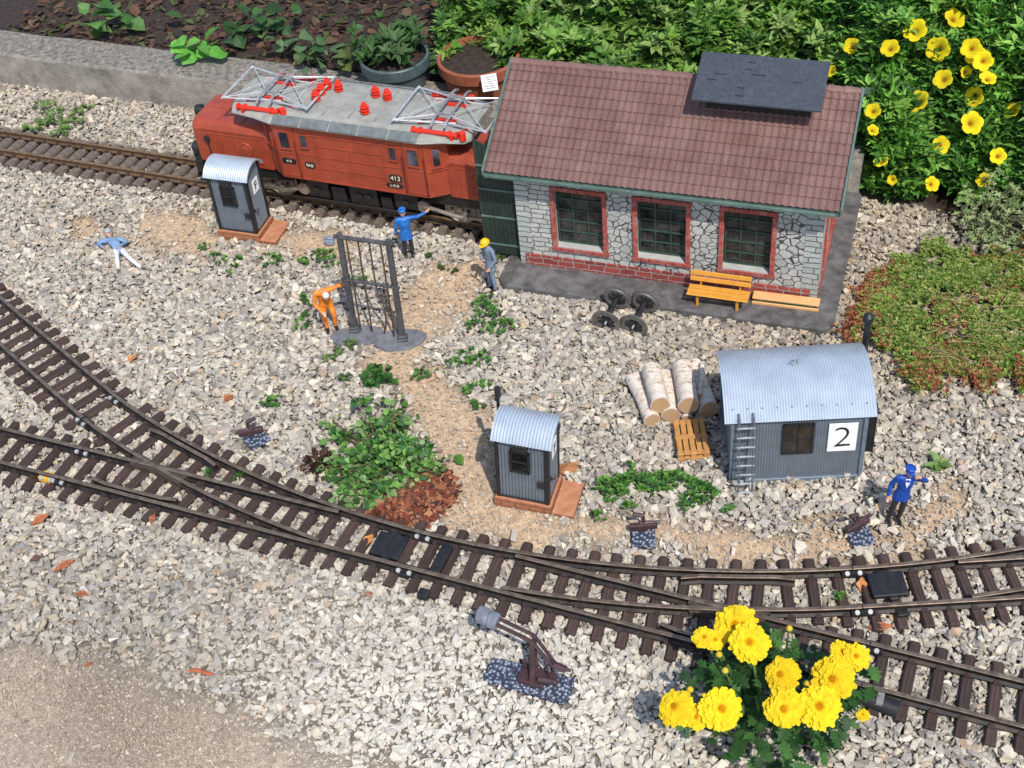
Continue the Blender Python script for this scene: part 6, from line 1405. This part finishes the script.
FL = [(918, 101, 10), (972, 123, 10), (941, 145, 10), (873, 111, 8), (881, 161, 7), (932, 184, 7), (975, 54, 9), (983, 61, 9), (988, 78, 8), (943, 79, 9), (938, 49, 10), (890, 48, 9), (971, 48, 10), (974, 97, 9), (984, 180, 8), (831, 71, 6), (892, 180, 5), (873, 130, 6), (998, 156, 7), (852, 46, 8), (966, 72, 6), (915, 30, 10), (955, 18, 9), (1012, 110, 9)]
for x_, y_, r_ in FL:
    p_ = mound(np.array([x_]), np.array([y_]), rp.uniform(-.42, -.1))[0]; rad = r_*1.08*rp.uniform(.8, 1.1)/F_PX*np.linalg.norm(p_-np.array(CAM)); V, F_, C = trumpet(rad); tc_ = (CAM-Vector(p_)).normalized()
    place_flower('flower', fb, p_, tc_+Vector((rp.normal(0, .6), rp.normal(-.1, .45), .45)), V, F_, C*rp.uniform(.85, 1.08), m_petal, fo_)
# paler leafy plant in the terracotta pot and on behind the shed roof
pp = thing('leafy_plant', 'light green leafy plant growing behind the shed roof ridge', 'plant', at(600, 50, 1.2)); po_ = np.array(pp.location)
def backmound(px, py, jit):
    z = 1.5+np.clip((95-py)/100, -.2, 1.3)*1.6+(noise2(px, py, 22, 81)-.5)*.9; return np.array([at(a, b_, c_)[:] for a, b_, c_ in zip(px, py, z-jit)])
px = rp.uniform(440, 860, 3700); py = rp.uniform(-25, 105, 3700); k = (py < np.interp(px, [440, 455, 470, 500, 520, 700, 860], [52, 66, 70, 64, 90, 100, 105])) ; px, py = px[k], py[k]
q = backmound(px, py, rp.random(len(px))**1.6*.9)-po_; pale = np.clip((760-px)/150, .0, 1)
leaves('foliage', q, .46, [(.15, .30, .045), (.20, .35, .065), (.09, .21, .03), (.05, .13, .02), (.24, .36, .10)], [rosette(int(rp.integers(5, 9)), .7, .24, rp) for _ in range(6)], .5, pp, j=.3)
# plant pots on the bed
def pot(px, py, zr, rad, h, material, label, soil=True):
    c_ = at(px, py, zr); t = thing('plant_pot', label, 'plant pot', (c_.x, c_.y, zr-h)); b = MB()
    b.lathe([(rad*.74, 0), (rad*.9, h*.72), (rad*.91, h*.74), (rad*.99, h*.76), (rad*1.0, h*.98), (rad*.98, h), (rad*.92, h), (rad*.90, h*.82), (.01, h*.82)], n=40); b.build('pot', material, t, smooth=True)
    s_ = MB(); s_.lathe([(rad*.905, h*.86), (rad*.6, h*.90), (.01, h*.92)], n=28); s_.build('potting_soil', bpy.data.materials['soil'], t, smooth=True); return t
tp = pot(394, 55, 2.35, 1.12, 1.5, mat('pot_green_grey', (.062, .095, .10), .45, var=.15, dirt_or_glint=(.17, .2, .2), dirt_or_glint_amt=.35), 'dark green grey plastic plant pot on the bed behind the locomotive')
tq = pot(478, 55, 2.35, 1.32, 1.5, mat('pot_terracotta', (.27, .075, .035), .7, var=.2, dirt_or_glint=(.36, .15, .09), dirt_or_glint_amt=.4), 'terracotta plant pot behind the shed corner')
tt_ = thing('pot_plant', 'sparse dark leaved plant in the green grey pot', 'plant', (tp.location.x, tp.location.y, 2.2)); leaves('foliage', np.stack([rp.normal(0, .5, 60), rp.normal(0.2, .5, 60), rp.uniform(.0, .7, 60)], 1), .5, [(.05, .12, .03), (.08, .15, .05)], lancet, .5, tt_)
lt_ = thing('plant_label', 'white plastic plant tag leaning on the terracotta pot', 'plant tag', at(491, 92, 2.0), (-.5, .15, .35)); b = MB(); b.box((0, 0, .28), (.52, .02, .5)); b.build('tag_plate', m_signw, lt_, bevel=.01, seg=1); b = MB()
for k in range(6): b.box((random.uniform(-.05, .05), -.0125, .12+.065*k), (random.uniform(.2, .38), .003, .022))
b.build('print', mat('tag_print', (.12, .14, .22), .6), lt_)
# leafy bits along the back of the wall
big = [leaf(.62, .12, .25) for _ in range(2)]
def clump(px, py, z, n, r, size, pal, label, protos=None, tilt=.5):
    c_ = at(px, py, z); t = thing('leafy_plant', label, 'plant', c_); leaves('foliage', np.stack([rp.normal(0, r, n), rp.normal(0, r*.7, n), np.abs(rp.normal(.1, r*.4, n))], 1), size, pal, protos or big, tilt, t)
    b = MB()
    for k in range(5): e_ = Vector((rp.normal(0, r), rp.normal(0, r), .15)); b.tube([(0, 0, -.3), e_*.5, e_], [.03, .02, .012], 5)
    b.build('stem', m_stem, t)
clump(200, 50, 1.7, 12, .34, .60, [(.10, .32, .04), (.14, .38, .06)], 'bright green broad leaf plant overhanging the concrete wall')
clump(312, 55, 1.7, 24, .7, .5, [(.08, .15, .06), (.12, .2, .09), (.05, .11, .03)], 'trailing grey green vine on the bed between wall and green grey pot')
clump(357, 58, 1.8, 16, .3, .5, [(.12, .15, .04), (.07, .09, .03)], 'yellowish drooping leaves beside the green grey pot')
clump(432, 65, 1.7, 16, .3, .5, [(.08, .15, .06), (.05, .11, .04)], 'grey green leaves between the two plant pots')
clump(110, 25, 1.7, 20, .6, .55, [(.06, .15, .03), (.09, .2, .05)], 'green leaves on the bed beyond the wall end', None)
clump(260, 30, 1.8, 30, .7, .5, [(.05, .12, .03), (.03, .08, .02)], 'dark green leaves on the bed behind the wall')
# grey green herb at the edge
hb = thing('herb_bush', 'grey green wispy herb with tiny leaves at the edge of the bed', 'herb', at(985, 225, .05)); ho = np.array(hb.location)
px = rp.uniform(955, 1045, 520); py = rp.uniform(170, 262, 520); k = (np.abs(px-1000)/45)**2+((py-212)/42)**2 < 1; px, py = px[k], py[k]; z = .2+.8*np.clip((255-py)/80, 0, 1)+rp.normal(0, .25, len(px)); q = np.array([at(a, b_, c_)[:] for a, b_, c_ in zip(px, py, z)])-ho
leaves('foliage', q, .13, [(.28, .36, .15), (.36, .41, .20), (.18, .26, .09)], lance, .7, hb); b = MB()
for k in range(60): e_ = Vector(q[rp.integers(len(q))]); b.tube([Vector((e_.x*.4, e_.y*.4+.3, -.05)), e_*.6+Vector((0, .1, .1)), e_], [.02, .016, .008], 4)
b.build('stem', mat('herb_stem', (.22, .24, .12), .7), hb)

# chrysanthemum in front
cb = at(775, 735, 0); ch = thing('chrysanthemum', 'yellow chrysanthemum in full bloom standing in front of the tracks', 'flower', (cb.x, cb.y, 0)); co = np.array(ch.location)
def mum(rad, lay=5, seed=0):
    r_ = np.random.default_rng(seed); V = []; F_ = []; C = []
    for l_ in range(lay):
        n_ = [30, 28, 24, 18, 12][l_]; L0 = rad*[1, .88, .70, .50, .30][l_]; el = [.05, .25, .5, .8, 1.1][l_]
        for k in range(n_):
            a = 2*math.pi*(k+r_.uniform(-.3, .3))/n_; ln = L0*r_.uniform(.88, 1.08); wd = rad*.115*r_.uniform(.75, 1.3); pk = r_.random(); e_ = el+r_.uniform(-.2, .2); pr = []
            for t_, wv in ((0, .4), (.35, .9), (.7, 1.15), (.92, 1.0), (1.0, .55)):
                rr_ = ln*t_; z_ = rr_*math.sin(e_)*(1-.35*t_)-.10*rad*t_*t_; rh = rr_*math.cos(e_*(1-.3*t_))
                for s_, dz in ((-1, .02*rad), (0, -.012*rad), (1, .02*rad)): pr.append((rh*math.cos(a)-s_*wd*wv*math.sin(a), rh*math.sin(a)+s_*wd*wv*math.cos(a), z_+dz+.05*rad*l_)); C.append(np.array([.90, .66-.12*(1-t_)**2+.02*t_, .010+.02*t_])*(.86+.18*pk) if l_ < 4 else np.array([.80, .44, .006]))
            o_ = len(V); V += pr
            for i in range(4):
                for j_ in range(2): F_.append((o_+i*3+j_, o_+i*3+j_+1, o_+(i+1)*3+j_+1, o_+(i+1)*3+j_))
    o_ = len(V)
    for k in range(60):   # centre florets
        a, q_ = r_.random()*6.283, rad*.15*math.sqrt(r_.random()); c_ = np.array([q_*math.cos(a), q_*math.sin(a), rad*(.34-.3*(q_/rad)**2*4)]); d_ = rad*.028; o2 = len(V)
        V += [tuple(c_+np.array(v)*d_) for v in ((-1, -1, 0), (1, -1, 0), (1, 1, 0), (-1, 1, 0), (0, 0, 2.2))]; C += [np.array([.62, .30, .006])]*5; F_ += [(o2, o2+1, o2+4), (o2+1, o2+2, o2+4), (o2+2, o2+3, o2+4), (o2+3, o2, o2+4)]
    return np.array(V), F_, np.array(C)
MUMS = [(736, 625, 20, 1.75), (749.5, 643, 19, 1.95), (704, 638, 11, 1.6), (715, 640, 10, 1.6), (782, 675, 17, 1.75), (834, 678, 20, 1.75), (841, 651, 10, 1.55), (856, 657, 13, 1.6), (676, 708, 18, 1.75), (721, 709, 20, 1.9), (697, 717, 12, 1.7), (785, 708, 19, 1.95), (819, 707, 20, 2.0), (863, 715, 6, 1.2)]
sm_ = MB(); base = Vector((0, 0, 0))
for i, (x_, y_, r_, z_) in enumerate(MUMS):
    p_ = at(x_, y_, z_); rad = r_*1.06/F_PX*(p_-CAM).length; V, F_, C = mum(rad, 5, i); tc_ = (CAM-p_).normalized(); side_ = r_ < 15
    nr = tc_+Vector((rp.normal(0, .22), rp.normal(0, .2), .25))+(Vector((0, .0, .9))+Vector((rp.normal(0, .5), -.3, 0)) if side_ else Vector((0, 0, 0)))
    place_flower('flower', ch, p_, nr, V, F_, C, m_petal, co); q = p_-Vector(co); sm_.tube([(q.x*.25, q.y*.25, -.05), (q.x*.7, q.y*.7, q.z*.55), (q.x-nr.x*.02, q.y, q.z-.04)], [.045, .035, .028], 6)
for x_, y_, z_ in ((789, 629, 1.5), (725, 671, 1.4), (719, 655, 1.4), (807, 684, 1.4), (690, 690, 1.3)):
    p_ = at(x_, y_, z_)-Vector(co); sm_.tube([(p_.x*.3, p_.y*.3, 0), (p_.x*.8, p_.y*.8, p_.z*.6), p_], [.035, .025, .018], 6); b = MB(); b.sphere(p_, (.085, .085, .075), 10); b.sphere(p_+Vector((0, -.02, .05)), (.06, .06, .05), 8, 1); b.build('bud', [m_stem, mat('bud_yellow', (.75, .42, .02), .6, var=.1)], ch, smooth=True)
sm_.build('stem', m_stem, ch)
def lobed(rng):
    V = []; n_ = 9; pts = [(0, 0)]
    prof = [(.0, .06), (.18, .10), (.30, .34), (.38, .16), (.52, .42), (.60, .18), (.74, .32), (.84, .12), (1.0, .0)]
    V = [(0, y, -.25*y*y) for y, w in prof]+[(-w, y+.04, .05*w-.25*y*y) for y, w in prof]+[(w, y+.04, .05*w-.25*y*y) for y, w in prof]; k = len(prof); F_ = []
    for i in range(k-1): F_ += [[i, i+1, k+i+1, k+i], [i+1, i, 2*k+i, 2*k+i+1]]
    return np.array(V), F_
n = 420; px = rp.uniform(680, 880, n); py = rp.uniform(630, 790, n); ok = (((px-768)/82)**2+((py-705)/66)**2 < 1); px, py = px[ok], py[ok]; z = rp.uniform(.25, 1.35, len(px)); q = np.array([at(a, b_, c_)[:] for a, b_, c_ in zip(px, py, z)])-co; q0 = q
extra = [(768, 640), (775, 648), (790, 655), (805, 652), (712, 668), (730, 672), (866, 668), (862, 700), (858, 690), (745, 668), (764, 660), (690, 688)]
q = np.array([at(a, b_, 1.25)[:] for a, b_ in extra for _ in range(3)])+rp.normal(0, .1, (len(extra)*3, 3))-co; qa = np.concatenate([q0, q]); leaves('foliage', qa, .36, [(.022, .072, .014), (.032, .10, .02), (.048, .135, .028), (.016, .05, .011), (.065, .17, .035)], [lobed(rp) for _ in range(3)], .55, ch, j=.3)

# leaf litter and bark on the planting bed
n = 5200; ss_ = rp.uniform(-34, 6, n); nn = rp.uniform(32.65, 40, n); X_ = D_T.x*ss_+N_T.x*nn; Y_ = D_T.y*ss_+N_T.y*nn; s = rp.uniform(.15, .5, n)
o = scatter('bed_litter', chip+oval, np.stack([X_, Y_, 1.22+.12*rp.random(n)], 1), rand_rots(n, .5, rp), np.stack([s, s, s], 1), colmix(n, [(.06, .028, .018), (.035, .018, .012), (.10, .05, .03), (.02, .012, .009), (.09, .06, .035), (.05, .07, .02)], .3), bpy.data.materials['bark_chip']); tag(o, 'dark bark and leaf litter on the planting bed', 'leaf litter', kind='stuff')
